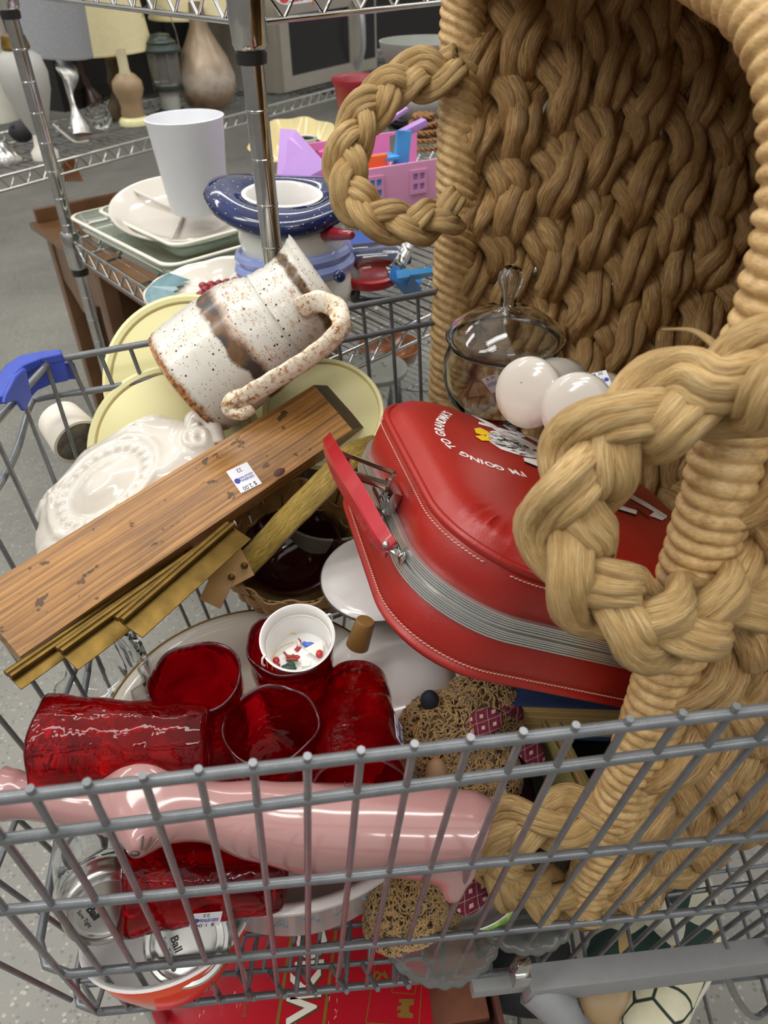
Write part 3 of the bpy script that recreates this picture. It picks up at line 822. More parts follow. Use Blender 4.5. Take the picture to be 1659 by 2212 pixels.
tb = up_t(584, 1562, .675, 'upright red glass nearest the front rail, empty, between its neighbours', 2)
tcc = up_t(627, 1384, .735, 'upright red glass with a white toy bucket sitting in its mouth', 3)
td_ = tumbler(at(768, 1478, .770), at(776, 1690, .655), 'red glass tipped over at the right edge of the platter', 4)
te = tumbler(at(455, 1608, .665), at(98, 1612, .655), 'red glass lying behind the pink cat vase, mouth pointing left', 5)
tf = tumbler(at(610, 1880, .700), at(262, 1905, .655), 'lowest red glass, lying under the pink cat vase with a price sticker', 6)
def on_tumbler(t, frac, ang_pt, w=.02, h=.026, price='1.00', r=.0395):
    M = WM[t.name]; p = M @ V((0, 0, .143 * frac)); n_ = (CAM - p); zax = V((M[0][2], M[1][2], M[2][2])); 
    n_ = (n_ + ang_pt); n_ = (n_ - zax * n_.dot(zax)).normalized()
    price_tag(t, frame(p + n_ * r, z=n_, x=zax), w, h, price)
on_tumbler(td_, .62, V((1.6, 0, .2)), .030, .017, '1.00', .0418)
on_tumbler(tf, .50, V((0, -1.2, -.5)), .026, .020, '1.00', .0405)

# white toy bucket in the glass, with tiny trinkets
bp = at(642, 1376, .722); BK = Matrix.Translation(bp) @ Matrix.Rotation(.26, 4, 'X') @ Matrix.Translation((0, 0, -.046)) @ Matrix.Diagonal((1, 1, .74, 1))
bk = thing('toy_bucket', 'small white tin bucket with wire handle ends standing in a red glass', 'bucket', BK)
b = MB(); thick_lathe(b, [(.0285, 0), (.0292, .002), (.0345, .058), (.0362, .0605)], [(.0366, .0625), (.0352, .0632), (.0336, .0605), (.0318, .046), (.0326, .0445), (.0312, .0425), (.0320, .0405), (.0310, .0375), (.0275, .003), (.01, .0025)], 56, BK); b.build('bucket_body', mat('white_enamel', 'e9e8e4', .25, .03), bk, 50)
for s_ in (-1, 1):
    b = MB(); c = BK @ V((s_ * .0355 * .8, s_ * .0355 * .58, .057)); o_ = (c - BK @ V((0, 0, .057))).normalized()
    b.tube(spline([c + V((0, 0, .006)), c + o_ * .004 + V((0, 0, .004)), c + o_ * .005 - V((0, 0, .003)), c + o_ * .003 - V((0, 0, .007))], 4), .0011, 8); b.build('wire_handle', MATS['white_enamel'], bk)
RTR = mat('red_resin', 'b5202a', .35, .1); GTR = mat('dark_green_resin', '24483a', .5, .3, 500); WTR = mat('white_resin', 'e4e0d6', .5, .05); BTR = mat('brown_resin', '8a5a44', .5, .1); UTR = mat('blue_resin', '4a6fd0', .4, .3, 60); YW = mat('yellow_cord', 'd8b53a', .4, .1, metal=.3)
def bk_at(x, y, zz=.008):
    p = atp(x, y, BK @ V((0, 0, zz)), V((0, 0, 1))); return p
def tri(name, label, cat, pts_fn, m, loc):
    b = MB(); pts_fn(b, loc); o = b.build(name, m, None); tag(o, label, cat, 'tiny trinkets in the white bucket'); return o
tri('candy_cane_trinket', 'tiny red and white candy cane in the white bucket', 'trinket', lambda b, c: b.tube(spline([c + V((-.003, .004, 0)), c + V((.001, .007, .001)), c + V((.004, .004, .001)), c + V((.004, -.004, .001)), c + V((.001, -.008, 0))], 5), .0024, 8), RTR, bk_at(638, 1393, .006))
tri('candy_cane_stripe_trinket', 'tiny white feather shaped bit beside the candy cane', 'trinket', lambda b, c: b.tube(spline([c + V((0, .004, .002)), c + V((.002, 0, .002)), c + V((.003, -.004, .002))], 4), .0018, 8), WTR, bk_at(642, 1393, .008))
tri('blue_whale_trinket', 'tiny blue and purple bead in the white bucket', 'trinket', lambda b, c: (b.ball(c, (.0060, .0032, .003), 10), b.ball(c + V((-.005, .001, .001)), .0025, 8)), UTR, bk_at(668, 1393, .012))
tri('paper_scrap', 'folded white paper scrap in the white bucket', 'paper', lambda b, c: b.poly([(-.009, -.002), (.008, .007), (.010, -.004), (.002, -.010), (-.002, -.007)], .001, Matrix.Translation(c + V((0, 0, .004))) @ Matrix.Rotation(.4, 4, 'X')), WTR, bk_at(678, 1403, .010))
tri('mitten_trinket', 'tiny glossy red bead in the white bucket, leftmost trinket', 'trinket', lambda b, c: (b.ball(c + V((0, .003, 0)), (.0035, .0045, .003), 10), b.ball(c + V((.001, -.004, 0)), (.0038, .0045, .003), 10)), RTR, bk_at(596, 1432, .008))
tri('tree_trinket', 'tiny dark green tree with white specks in the white bucket', 'trinket', lambda b, c: (b.ball(c, (.0085, .005, .004), 10), b.ball(c + V((.002, .003, .002)), (.005, .003, .003), 8)), GTR, bk_at(623, 1444, .008))
tri('sled_trinket', 'tiny brown sled with red bow in the white bucket', 'trinket', lambda b, c: (b.box(c + V((-.006, -.003, 0)), c + V((.006, .003, .004)), None, .001), b.tube([c + V((-.009, .008, .002)), c + V((-.004, 0, .004)), c + V((.002, .001, .006))], .0014, 6)), BTR, bk_at(632, 1425, .008))
tri('bow_trinket', 'tiny red bow lying on the brown sled', 'trinket', lambda b, c: (b.ball(c + V((-.005, 0, 0)), (.003, .002, .002), 8), b.ball(c + V((.004, -.001, 0)), (.003, .002, .002), 8), b.tube([c + V((-.006, 0, 0)), c + V((.005, -.001, 0))], .0013, 6)), RTR, bk_at(634, 1418, .014))
tri('santa_hat_trinket', 'tiny red and pink ball against the bucket wall', 'trinket', lambda b, c: b.ball(c, (.0038, .005, .004), 10), RTR, bk_at(690, 1413, .014))
tri('white_block_trinket', 'tiny white block near the bucket rim', 'trinket', lambda b, c: b.box(c + V((-.0045, -.004, 0)), c + V((.0045, .004, .006)), None, .001), WTR, bk_at(662, 1440, .010))
b = MB()
b.tube(spline([bk_at(578, 1442, .01), bk_at(576, 1410, .012), bk_at(590, 1385, .016), bk_at(618, 1370, .018), bk_at(640, 1369, .016)], 6), .0004, 5)
tag(b.build('hanging_string', YW, None), 'thin gold hanging cord curling in the white bucket', 'cord')
b = MB(); b.tube(spline([bk_at(588, 1448, .012), bk_at(590, 1420, .014), bk_at(608, 1398, .014), bk_at(634, 1387, .012)], 6), .0004, 5)
tag(b.build('hanging_string', YW, None), 'thin yellow cord tied to the tiny candy cane', 'cord')

# pink cat shaped vase lying along the front rail
PINK = mat('pink_glaze', 'a57b78', .16, .05, 20, coat=.6, coatr=.06)
ax = [(3, 1716), (22, 1717), (60, 1722), (130, 1728), (210, 1738), (290, 1735), (370, 1742), (450, 1752), (560, 1772), (680, 1788), (800, 1795), (920, 1800), (1012, 1803), (1030, 1806)]
rd = [x_ * 1.03 for x_ in (.0222, .0205, .0175, .0185, .0215, .0285, .0245, .0235, .0310, .0355, .0370, .0365, .0345, .0300)]
dd = .632
pts = [at(x, y, dd) for x, y in ax]
P = spline(pts, 10); RR = []
for i in range(len(rd) - 1):
    for k in range(10): t = k / 10; RR.append(rd[i] + (rd[i + 1] - rd[i]) * (t * t * (3 - 2 * t)))
RR.append(rd[-1])
vz = thing('cat_vase', 'pink glazed cat shaped vase lying on its side along the front rail', 'vase', Matrix.Translation(P[60]))
fr = frames(P, up=-FW * .8 + V((0, 0, .3)))
head_dir = (at(304, 1872, .590) - at(292, 1760, .637)).normalized()
ear_dir = (at(300, 1640, .62) - at(295, 1730, .615)).normalized()
hd2 = head_dir; foot_dir = (at(985, 1950, .635) - at(955, 1815, .635)).normalized()
rings = []
acc = [0]
for i in range(1, len(P)): acc.append(acc[-1] + (P[i] - P[i - 1]).length)
def s_of(x): 
    q = at(x, 1760, dd); return min(range(len(P)), key=lambda i: abs(P[i].x - q.x))
sh, se, sf = acc[s_of(342)], acc[s_of(306)], acc[s_of(978)]
def vring(i, k, rad=1.0):
    t, a, b_ = fr[i]; ring = []
    for j in range(k):
        th = 2 * PI * j / k; dv = a * math.cos(th) + b_ * math.sin(th); r = RR[i] * rad
        q = max(0, dv.dot(hd2)); r += .034 * rad * math.exp(-((acc[i] - sh) / .0135) ** 2) * q ** 9 + .012 * rad * math.exp(-((acc[i] - sh) / .030) ** 2) * q ** 3
        q = max(0, dv.dot(ear_dir)); r += .010 * rad * math.exp(-((acc[i] - se) / .024) ** 2) * q ** 5
        q = max(0, dv.dot(foot_dir)); r += .024 * rad * math.exp(-((acc[i] - sf) / .0105) ** 4) * q ** 14 + .006 * rad * math.exp(-((acc[i] - sf) / .02) ** 2) * q ** 3
        q = max(0, dv.dot((foot_dir + V((0, -.6, .1))).normalized())); r -= .003 * rad * math.exp(-((acc[i] - sf + .05) / .03) ** 2) * q ** 6
        ring.append(P[i] + dv * r)
    return ring
b = MB(); K = 72
rr = [vring(i, K) for i in range(len(P))]
inner = [[P[i] + (p - P[i]) * .86 for p in rr[i]] for i in range(0, 22)]
tl = P[-1]; end = [[tl + (p - tl) * s_ + (P[-1] - P[-3]).normalized() * e_ for p in rr[-1]] for s_, e_ in ((.8, .003), (.4, .004), (.05, .004))]
b.loft([[P[21] + (p - P[21]) * .05 for p in rr[21]]] + inner[::-1] + [[P[0] + (p - P[0]) * .95 - fr[0][0] * .001 for p in rr[0]]] + rr + end)
b.build('vase_body', PINK, vz, 180)
DK = mat('dark_brown_glaze', '3c2c2a', .3, .1)
b = MB()
tip = max(rr[s_of(342)], key=lambda p: (p - P[s_of(342)]).length)
b.ball(tip + V((0, -.001, .0005)), (.0042, .0022, .0022), 10); b.build('cat_nose', DK, vz)['label'] = 'dark painted nose'
b = MB()
def on_vase(x, y):
    import mathutils
    best = None; r0 = ray(x, y)
    for i in range(len(P)):
        for p in rr[i]:
            v = p - CAM; d = v.dot(FW); q = CAM + r0 * d; e_ = (q - p).length
            if e_ < .004 and (best is None or d < best): best = d
    return (best or dd - .035)
for (x0, y0, x1, y1) in ((306, 1836, 309, 1806), (315, 1838, 327, 1808), (324, 1834, 341, 1812)):
    b = MB(); q0, q1 = on_vase(x0, y0), on_vase(x1, y1); b.tube([at(x0, y0, q0 - .0006), at((x0 + x1) / 2, (y0 + y1) / 2, (q0 + q1) / 2 - .001), at(x1, y1, q1 - .0006)], .0009, 6); b.build('whisker', mat('whisker_gold', '6e5a54', .25, .1, metal=.5), vz)
b = MB()
for k in range(3):
    for j in range(22 - 2 * k):
        x = 745 + j * 5.2; y = 1690 + k * 4 + j * .45
        if rg.random() < .8:
            q = .575; b.box((-.0007, -.0005, 0), (.0007, .0005, .0001), frame(at(x, y, on_vase(x, y + 6) - .0006), z=-FW, x=RT))
b.build('printed_text', DK, vz, 0)

# canning jars with silver lids
JG = glass('jar_glass', 'eef3f3')
LIDM = mat('tin_lid', 'c9c8c4', .22, .04, 40, metal=.95)
def jar(p, q, label, r=.038, h=.085, brand=True):
    M = axis_frame(p, q, x=RT)      # p lid centre outside, q towards the bottom
    j = thing('canning_jar', label, 'jar', M)
    b = MB(); thick_lathe(b, [(r * .80, .006), (r * .82, .016), (r * .98, .028), (r, .04), (r, h - .012), (r * .92, h)], [(r * .6, h - .002), (r * .9, h - .008), (r * .93, h - .016), (r * .93, .042), (r * .9, .030), (r * .75, .018)], 40, M)
    b.build('glass_body', JG, j, 180)
    b = MB(); prof = [(r * .78, -.0008), (r * .80, -.0026), (r * .88, -.0030), (r * .93, -.0015), (r * .95, .002)] + [(r * (.95 + (.012 if k % 2 else 0)), .004 + k * .0016) for k in range(6)] + [(r * .97, .0145), (r * .93, .015), (r * .90, .012)]
    b.lathe(prof, 64, M, lambda r_, z_, a: (r_ * (1 + (.004 * math.sin(a * 40) if .003 < z_ < .012 else 0)) * math.cos(a), r_ * (1 + (.004 * math.sin(a * 40) if .003 < z_ < .012 else 0)) * math.sin(a), z_)); b.build('screw_band', LIDM, j, 40)
    b = MB(); b.lathe([(.0001, -.0006), (r * .62, -.0006), (r * .66, -.0012), (r * .70, -.0006), (r * .80, -.0004), (r * .8, .001)], 48, M); b.build('lid', LIDM, j, 40)
    T = M @ Matrix.Rotation(PI, 4, 'X') @ Matrix.Rotation(-1.15, 4, 'Z')
    b = MB(); add_text(b, 'Ball', .010, T @ Matrix.Translation((-.002, -.010, .0012)), .0001, .0002); add_text(b, 'Sure Tight', .0048, T @ Matrix.Translation((-.002, -.018, .0012)), .0001)
    b.build('lid_print', BLACKINK, j, 0)
    return j
jar(at(228, 1958, .640), at(196, 1795, .742), 'canning jar with silver lid leaning at the left, top lid of the two')
jar(at(405, 2032, .690), at(428, 1972, .795), 'canning jar with brownish silver lid sitting in the orange bowl', r=.042)

# wooden board
bl0, bl1 = at(-12, 1352, .665), at(775, 843, .925)
bx_ = (bl1 - bl0).normalized(); bz_ = (-(ray(420, 1120)).normalized() + V((0, 0, .55)))
BM = frame(bl0, z=bz_, x=None, y=None) if False else None
z_ = (bz_ - bx_ * bz_.dot(bx_)).normalized(); y_ = z_.cross(bx_)
BM = Matrix((bx_, y_, z_)).transposed().to_4x4(); BM.translation = bl0
BL = (bl1 - bl0).length
def mk_board():
    n = NT('stained_pine'); co = n.co('Object', (1.0, 9, 9)); s = n.sep(n.co('Object'))
    wp = n.noise(n.co('Object', (2.2, 9, 9)), 1.0, 3, .55); s2 = n.sep(n.co('Object'))
    yy = n.math('ADD', s2[1], n.math('MULTIPLY', wp, .030)); cx = n.n('CombineXYZ'); n.l(n.math('MULTIPLY', s2[0], 1.3), cx.inputs[0]); n.l(n.math('MULTIPLY', yy, 125), cx.inputs[1]); n.l(n.math('MULTIPLY', s2[2], 60), cx.inputs[2])
    w = n.noise(cx.outputs[0], 2.2, 2, .5)
    fib = n.noise(n.co('Object', (7, 260, 260)), 3, 4, .6)
    col = n.ramp(w, [(.30, '5c3815'), (.42, '865824'), (.55, 'a87434'), (.72, 'be8b46')])
    col = n.mix(n.math('MULTIPLY', fib, .45), col, n.ramp(fib, [(.3, '553517'), (.7, 'bd9253')]))
    blot = n.noise(n.co('Object', (1, 2.2, 2)), 9, 5, .7); col = n.mix(n.ramp(blot, [(.45, .0), (.75, .5)]), col, '4a2d15')
    dent = n.noise(n.co('Object', (1, 1.7, 1.5)), 34, 3, .6); k = n.ramp(dent, [(.63, 0.0), (.66, 1.0)])
    col = n.mix(n.math('MULTIPLY', k, .8), col, '24160d')
    n.base(col); n.set(rough=.42, coat=.15, coatr=.3); n.bump(n.math('SUBTRACT', w, k), .35, .0015); return n.m
PINE = mk_board(); ENDW = mat('dark_end_grain', '3a2416', .55, .35, 120, bump=.3, bs=300)
bd = thing('wooden_board', 'brown stained pine board with a price sticker laid across the cart', 'board', BM)
b = MB(); hw = .0365; 
b.add([BM @ V(q) for q in ((0, -hw, -.034), (BL, -hw, -.034), (BL, hw, -.034), (0, hw, -.034), (0, -hw, 0), (BL - .048, -hw, 0), (BL - .044, hw, 0), (0, hw, 0))], [(0, 3, 2, 1), (4, 5, 6, 7), (0, 1, 5, 4), (3, 7, 6, 2), (0, 4, 7, 3)]); ob = b.build('plank', PINE, bd, 0)
b = MB(); b.add([BM @ V(q) for q in ((BL, -hw, -.034), (BL, hw, -.034), (BL - .044, hw, 0), (BL - .048, -hw, 0))], [(0, 1, 2, 3)]); ob = b.build('cut_end', ENDW, bd, 0); ob['label'] = 'dark angled cut end'
st = BM.inverted() @ atp(527, 1032, bl0, z_)
price_tag(bd, BM @ Matrix.Translation((st.x, st.y, .0004)) @ Matrix.Rotation(2.62 + .38, 4, 'Z'), .027, .030, '2.00')
# knot on the board
b = MB(); kn = BM.inverted() @ atp(615, 1033, bl0, z_); b.lathe([(.0001, .0004), (.004, .0005), (.006, -.0002)], 16, BM @ Matrix.Translation((kn.x, max(kn.y, -.030), 0)) @ Matrix.Diagonal((1.5, .8, 1, 1))); b.build('knot', mat('knot_wood', '4a2517', .5, .2, 200), bd)

# brass picture ledges (folded brass strips) under the board
BRASS = mat('aged_brass', '6f5829', .48, .35, 55, metal=.85, bump=.15, bs=90)
def brass(pl_, pr_, w, label, flip=1, lip=.010):
    p, q = at(*pl_), at(*pr_); x = (q - p).normalized(); z = (V((0, -.55, .85)) - x * V((0, -.55, .85)).dot(x)).normalized(); y = z.cross(x)
    M = Matrix((x, y, z)).transposed().to_4x4(); M.translation = p; L_ = (q - p).length
    t = thing('brass_strip', label, 'metal strip', M)
    b = MB(); b.box((0, -w / 2, -.0008), (L_, w / 2, .0008), M, .0003); b.build('flat_plate', BRASS, t, 30)
    b = MB(); b.tube([M @ V((0, w / 2, .004)), M @ V((L_, w / 2, .004))], .0042, 8, ry=.003); b.tube([M @ V((0, w / 2 + .006, .001)), M @ V((L_, w / 2 + .006, .001))], .003, 8); b.build('rolled_edge', BRASS, t)
brass((285, 1362, .665), (522, 1152, .78), .024, 'short brass strip on top with a flat plate and rolled upper edge')
brass((150, 1430, .655), (505, 1168, .79), .022, 'middle brass strip with rolled edge, just under the short one')
brass((34, 1478, .645), (430, 1200, .79), .014, 'lowest brass strip poking out past the board end at the left')

# speckled stoneware pitcher
pb, pr = at(402, 834, .865), at(698, 611, .845)
PMx = frame(pb, z=pr - pb, x=-FW)
def mk_stone():
    n = NT('speckled_stoneware'); co = n.co(); s = n.sep(co); z = s[2]
    wob = n.noise(co, 30, 4, .6); zz = n.math('ADD', z, n.math('MULTIPLY', n.math('SUBTRACT', wob, .5), .022))
    n1 = n.noise(co, 240, 3, .6); n2 = n.noise(n.co('Object', (1, 1, 2.4)), 120, 4, .65)
    base = n.ramp(n.noise(co, 14), [(.3, 'c3c1b8'), (.7, 'd5d1c6')])
    rust = n.ramp(n2, [(.55, 0.0), (.66, 1.0)]); zone = n.ramp(z, [(.0, .1), (.07, .15), (.085, .95), (.115, .9), (.125, .25), (.150, .55), (.175, .95), (.187, .3)])
    col = n.mix(n.math('MULTIPLY', rust, zone), base, 'a86d32')
    blk = n.ramp(n.vor(co, 130), [(.13, 1.0), (.19, 0.0)]); pick = n.ramp(n.vor(co, 130, out='Color'), [(.42, 0.0), (.45, 1.0)])
    col = n.mix(n.math('MULTIPLY', blk, pick), col, '35251b')
    blk2 = n.ramp(n.vor(co, 330), [(.18, .9), (.26, 0.0)]); pick2 = n.ramp(n.vor(co, 330, out='Color'), [(.45, 0.0), (.5, 1.0)])
    col = n.mix(n.math('MULTIPLY', blk2, pick2), col, '7a4c28')
    band = n.ramp(zz, [(.0715, 0.0), (.073, 1.0), (.089, 1.0), (.092, 0.0)])
    col = n.mix(band, col, n.ramp(n.noise(co, 28, 3), [(.45, '3c3330'), (.56, '6b4a25'), (.75, '3c3330')]))
    edge = n.ramp(zz, [(.089, 0.0), (.0915, .9), (.097, 0.0)]); col = n.mix(n.math('MULTIPLY', edge, .8), col, '9a6024')
    bot = n.ramp(zz, [(.010, 1.0), (.013, 0.0)]); col = n.mix(bot, col, n.ramp(n1, [(.35, '4a2e18'), (.5, '96602e'), (.7, 'b08452')]))
    top = n.ramp(zz, [(.168, 0.0), (.172, 1.0), (.180, 1.0), (.1815, 0.0)]); col = n.mix(top, col, n.ramp(n1, [(.35, '2e2010'), (.6, '6d4f22')]))
    n.base(col); n.set(rough=.3, coat=.25, coatr=.15); n.bump(n.math('ADD', n.math('MULTIPLY', blk, -1), n2), .2, .001); return n.m
STONE = mk_stone()
pit_ = thing('pitcher', 'large speckled stoneware pitcher with brown band lying on the board', 'pitcher', PMx)
hL = (pr - pb).length; ks = hL / .187
prof_o = [(.058, 0), (.066, .003), (.0685, .012), (.0690, .05), (.0675, .09), (.0625, .110), (.0560, .122), (.0545, .124), (.0553, .127), (.0520, .145), (.0525, .160), (.0570, .176), (.0625, .187)]
prof_o = [(r * 1.0, z * ks) for r, z in prof_o]
sm = []
for i in range(len(prof_o) - 1):
    for k in range(4): t = k / 4; sm.append((prof_o[i][0] + (prof_o[i + 1][0] - prof_o[i][0]) * t, prof_o[i][1] + (prof_o[i + 1][1] - prof_o[i][1]) * t))
sm.append(prof_o[-1])
b = MB(); thick_lathe(b, sm, [(r - .0045, z + .001) for r, z in sm[::-1][:-8]], 72, PMx, lambda r, z, a: ((r + .0007 * math.sin(z * 900)) * math.cos(a), (r + .0007 * math.sin(z * 900)) * math.sin(a), z)); b.build('pitcher_body', STONE, pit_, 60)
def mk_strap():
    n = NT('rusty_handle_glaze'); co = n.co(); f = n.noise(co, 170, 4, .7); g = n.noise(co, 40, 3)
    col = n.mix(n.math('MULTIPLY', n.ramp(f, [(.48, 0.0), (.60, 1.0)]), n.ramp(g, [(.3, .3), (.6, 1.0)])), n.ramp(g, [(.3, 'dcd4c4'), (.7, 'd8c8ac')]), 'a06a34')
    col = n.mix(n.ramp(n.vor(co, 220), [(.12, .9), (.2, 0.0)]), col, '4a3018'); n.base(col); n.set(rough=.32, coat=.2, coatr=.15); n.bump(f, .25, .001); return n.m
STRAP = mk_strap()
hp = [(650, 668, .800), (682, 652, .785), (722, 662, .770), (737, 695, .762), (722, 728, .760), (665, 775, .762), (590, 822, .768), (525, 862, .778), (500, 880, .795)]
P_ = spline([at(*p) for p in hp], 8); axd = (pr - pb).normalized(); pm_ = pb.lerp(pr, .5)
b = MB(); b.tube(P_, lambda q: .0125 - .002 * math.sin(q * PI), 16, ry=.0048, up=lambda i: (P_[i] - (pb + axd * (P_[i] - pb).dot(axd))), prof=lambda th, i, s: 1 + .06 * math.sin(s * 260) * math.cos(th * 3)); b.build('handle', STRAP, pit_, 180)
b = MB(); q0 = at(505, 872, .785); b.tube(spline([at(535, 850, .775), at(500, 862, .778), at(492, 885, .785), at(520, 895, .785), at(545, 880, .788)], 6), .0075, 12, ry=.006); b.build('handle_curl', STRAP, pit_, 180)

# cream round lids standing against the far rail
CREAMM = mat('cream_plastic', 'e0d9a2', .42, .03, 8)
def lid_round(cx_, cy_, d, r, label, tilt=V((0, -.86, .5)), th=.016, yaw=0):
    n_ = tilt.normalized(); M = frame(at(cx_, cy_, d), z=n_, x=RT)
    t = thing('round_canister_lid', label, 'lid', M, None)
    b = MB(); b.lathe([(.0001, -.002), (r * .88, -.002), (r * .905, -.0035), (r * .925, .0), (r * .97, .0005), (r, -.002), (r, -th), (r * .97, -th - .001), (r * .95, -th), (r * .95, -.006), (.0001, -.006)], 72, M)
    b.build('lid_shell', CREAMM, t, 40)
    b = MB(); b.lathe([(r * .90, -.0030), (r * .903, -.0026), (r * .912, -.0026), (r * .915, -.0022)], 72, M); b.build('groove_line', mat('tan_line', 'b99e62', .5, .1), t, 0)
    return t
lid_round(425, 832, .965, .114, 'tall cream round lid standing upright behind the speckled pitcher', V((.30, -.80, .45)), .02)
lid_round(385, 975, .905, .104, 'cream round lid leaning in front of the taller cream lid', V((.22, -.80, .55)), .02)
lid_round(700, 885, .93, .076, 'cream round lid poking out at the right of the pitcher', V((.1, -.5, .85)), .014)

# white candle cup with dark inside
M = axis_frame(at(128, 905, .93), at(188, 975, .90))
cu_ = thing('ceramic_cup', 'small matte white cup lying near the corner of the cart', 'cup', M)
b = MB(); thick_lathe(b, [(.024, 0), (.027, .002), (.031, .048), (.0312, .0505)], [(.0275, .0505), (.027, .040), (.022, .01)], 40, M); b.build('cup_body', mat('matte_white_ceramic', 'ddd5c8', .6, .04), cu_, 40)
b = MB(); b.lathe([(.0001, .046), (.0272, .046), (.0272, .049), (.024, .0492), (.0001, .047)], 32, M); b.build('dark_lining', mat('mottled_grey_lining', '6b655c', .6, .5, 90), cu_, 40)  # mottled grey disc set just inside the mouth

# ornate white ceramic bowl lying face up
ox = (at(470, 925, .86) - at(75, 1200, .78)).normalized(); oz = (V((-.1, -.50, .9))); 
oc = at(282, 1082, .83); OM = frame(oc, x=ox, z=oz); OMx = OM.to_3x3()
orn = thing('ornate_ceramic_dish', 'glossy white ceramic dish with relief medallion and scrolls beside the board', 'dish', OM)
A_, B_ = .118, .082
def orn_h(u, v_):
    rr_ = math.hypot(u / A_, v_ / B_); h = .042 * math.sqrt(max(0, 1 - min(1, rr_) ** 2.4))
    m = math.hypot((u + .008) / .034, (v_ - .012) / .023)
    h += .007 * math.exp(-(m / .75) ** 4) - .0035 * math.exp(-((m - 1.25) / .22) ** 2)
    a = math.atan2((v_ - .012) / .023, (u + .008) / .034); h += .0035 * math.exp(-((m - 1.55) / .14) ** 2) * (.45 + .55 * math.cos(a * 24))
    h += .0035 * math.exp(-((m - 2.0) / .16) ** 2)
    h += .0065 * math.exp(-((v_ + .030 - .12 * abs(u)) / .010) ** 2) * math.exp(-((u) / .085) ** 4)
    for su in (-1, 1):
        d_ = math.hypot(u - su * .098, v_ + .012); h += .010 * math.exp(-(d_ / .018) ** 2) * (1 + .4 * math.cos(d_ * 520))
        d_ = math.hypot(u - su * .06, v_ - .055); h += .005 * math.exp(-(d_ / .022) ** 2) * (1 + .5 * math.cos(math.atan2(v_ - .055, u - su * .06) * 5))
    return h
b = MB(); rings = []
for i in range(0, 56):
    f_ = i / 55; ring = []
    for j in range(120):
        a = 2 * PI * j / 120; sc = 1 + .035 * math.cos(a * 8) * f_ ** 3 + .015 * math.cos(a * 16) * f_ ** 4
        u = A_ * f_ * math.cos(a) * sc * .999; v_ = B_ * f_ * math.sin(a) * sc
        ring.append(OM @ V((u, v_, orn_h(u / sc, v_ / sc))))
    rings.append(ring)
last = rings[-1]
rings.append([p - (OMx @ V((0, 0, .004))) for p in last]); rings.append([oc + (p - oc) * .93 - (OMx @ V((0, 0, .008))) for p in last]); rings.append([oc + (p - oc) * .5 - (OMx @ V((0, 0, .03))) for p in last])
b.loft(rings); b.build('dish_body', WHITE, orn, 180)
for su in (1, -1):
    b = MB(); c = OM @ V((su * .112 if su > 0 else -.120, .004 if su > 0 else -.02, .012)); b.tube(spline([c + OMx @ V((0, -.02, -.01)), c + OMx @ V((su * .012, 0, .004)), c + OMx @ V((0, .012, .008)), c + OMx @ V((-su * .010, .002, .008)), c + OMx @ V((-su * .002, -.004, .010))], 6), lambda q: .011 - .004 * q, 14); b.build('scroll_knob', WHITE, orn, 180)

# split wood basket with brass rivets and wrapped handle
WOODS = mat('split_wood', '9d7b46', .55, .25, 40, bump=.2, bs=160); 
sb = at(640, 1165, .900); SM = frame(V((sb.x, sb.y, sb.z)), z=V((.12, -.42, .9)), x=V((.96, .25, .1)))
spl = thing('split_wood_basket', 'small brown split wood basket with flat wrapped handle under the board', 'basket', SM)
SR = .080
for lv in range(4):
    b = MB(); zc = -.012 - lv * .024; R_ = SR - .004 * lv
    n_ = 120; rr_ = []
    for j in range(n_):
        a = 2 * PI * j / n_; k = .0040 * math.sin(a * 11 + (lv % 2) * PI)
        o_ = []
        for (dr_, dz) in ((.0012, -.0108), (.0012, .0108), (-.0012, .0108), (-.0012, -.0108)):
            r_ = R_ + k + dr_; o_.append(SM @ V((r_ * 1.12 * math.cos(a), r_ * math.sin(a), zc + dz)))
        rr_.append(o_)
    b.loft(rr_, closed=True); b.build('woven_band', WOODS, spl, 30)
for j in range(22):
    a = 2 * PI * j / 22; b = MB(); R_ = SR; pts_ = []
    for lv in range(5):
        k = .0040 * math.sin(a * 11 + (lv % 2) * PI + PI); pts_.append(SM @ V(((R_ - .004 * lv + k) * 1.12 * math.cos(a), (R_ - .004 * lv + k) * math.sin(a), -.0 - lv * .024)))
    up_ = (SM.to_3x3() @ V((math.cos(a), math.sin(a), 0)))
    b.tube(spline(pts_, 3), .0105, 4, ry=.0012, up=up_); b.build('upright_stave', WOODS, spl, 20)
b = MB(); b.lathe([(.0001, -.098), (SR - .014, -.098), (SR - .014, -.095), (.0001, -.095)], 30, SM @ Matrix.Diagonal((1.12, 1, 1, 1))); b.build('basket_bottom', WOODS, spl)
WRH = mk_straw('raffia_wrap', '6f5a1e', 'a68a3c', 'c0a658')
b = MB(); hpts = spline([at(522, 1228, .845), at(560, 1190, .835), at(620, 1125, .815), at(690, 1055, .805), at(760, 985, .82), at(820, 960, .87)], 10); hps, hl = resample(hpts, .0012)
b.tube(hps, .0145, 12, ry=.0042, up=-FW + V((0, 0, .3)), prof=lambda th, i, s: 1 + .035 * abs(math.sin(s * PI / .0026)) + .015 * math.sin(s * 190)); b.build('wrapped_handle', WRH, spl, 180)
b = MB(); bp0 = at(500, 1228, .835); bx2 = (at(560, 1190, .835) - at(522, 1240, .835)).normalized()
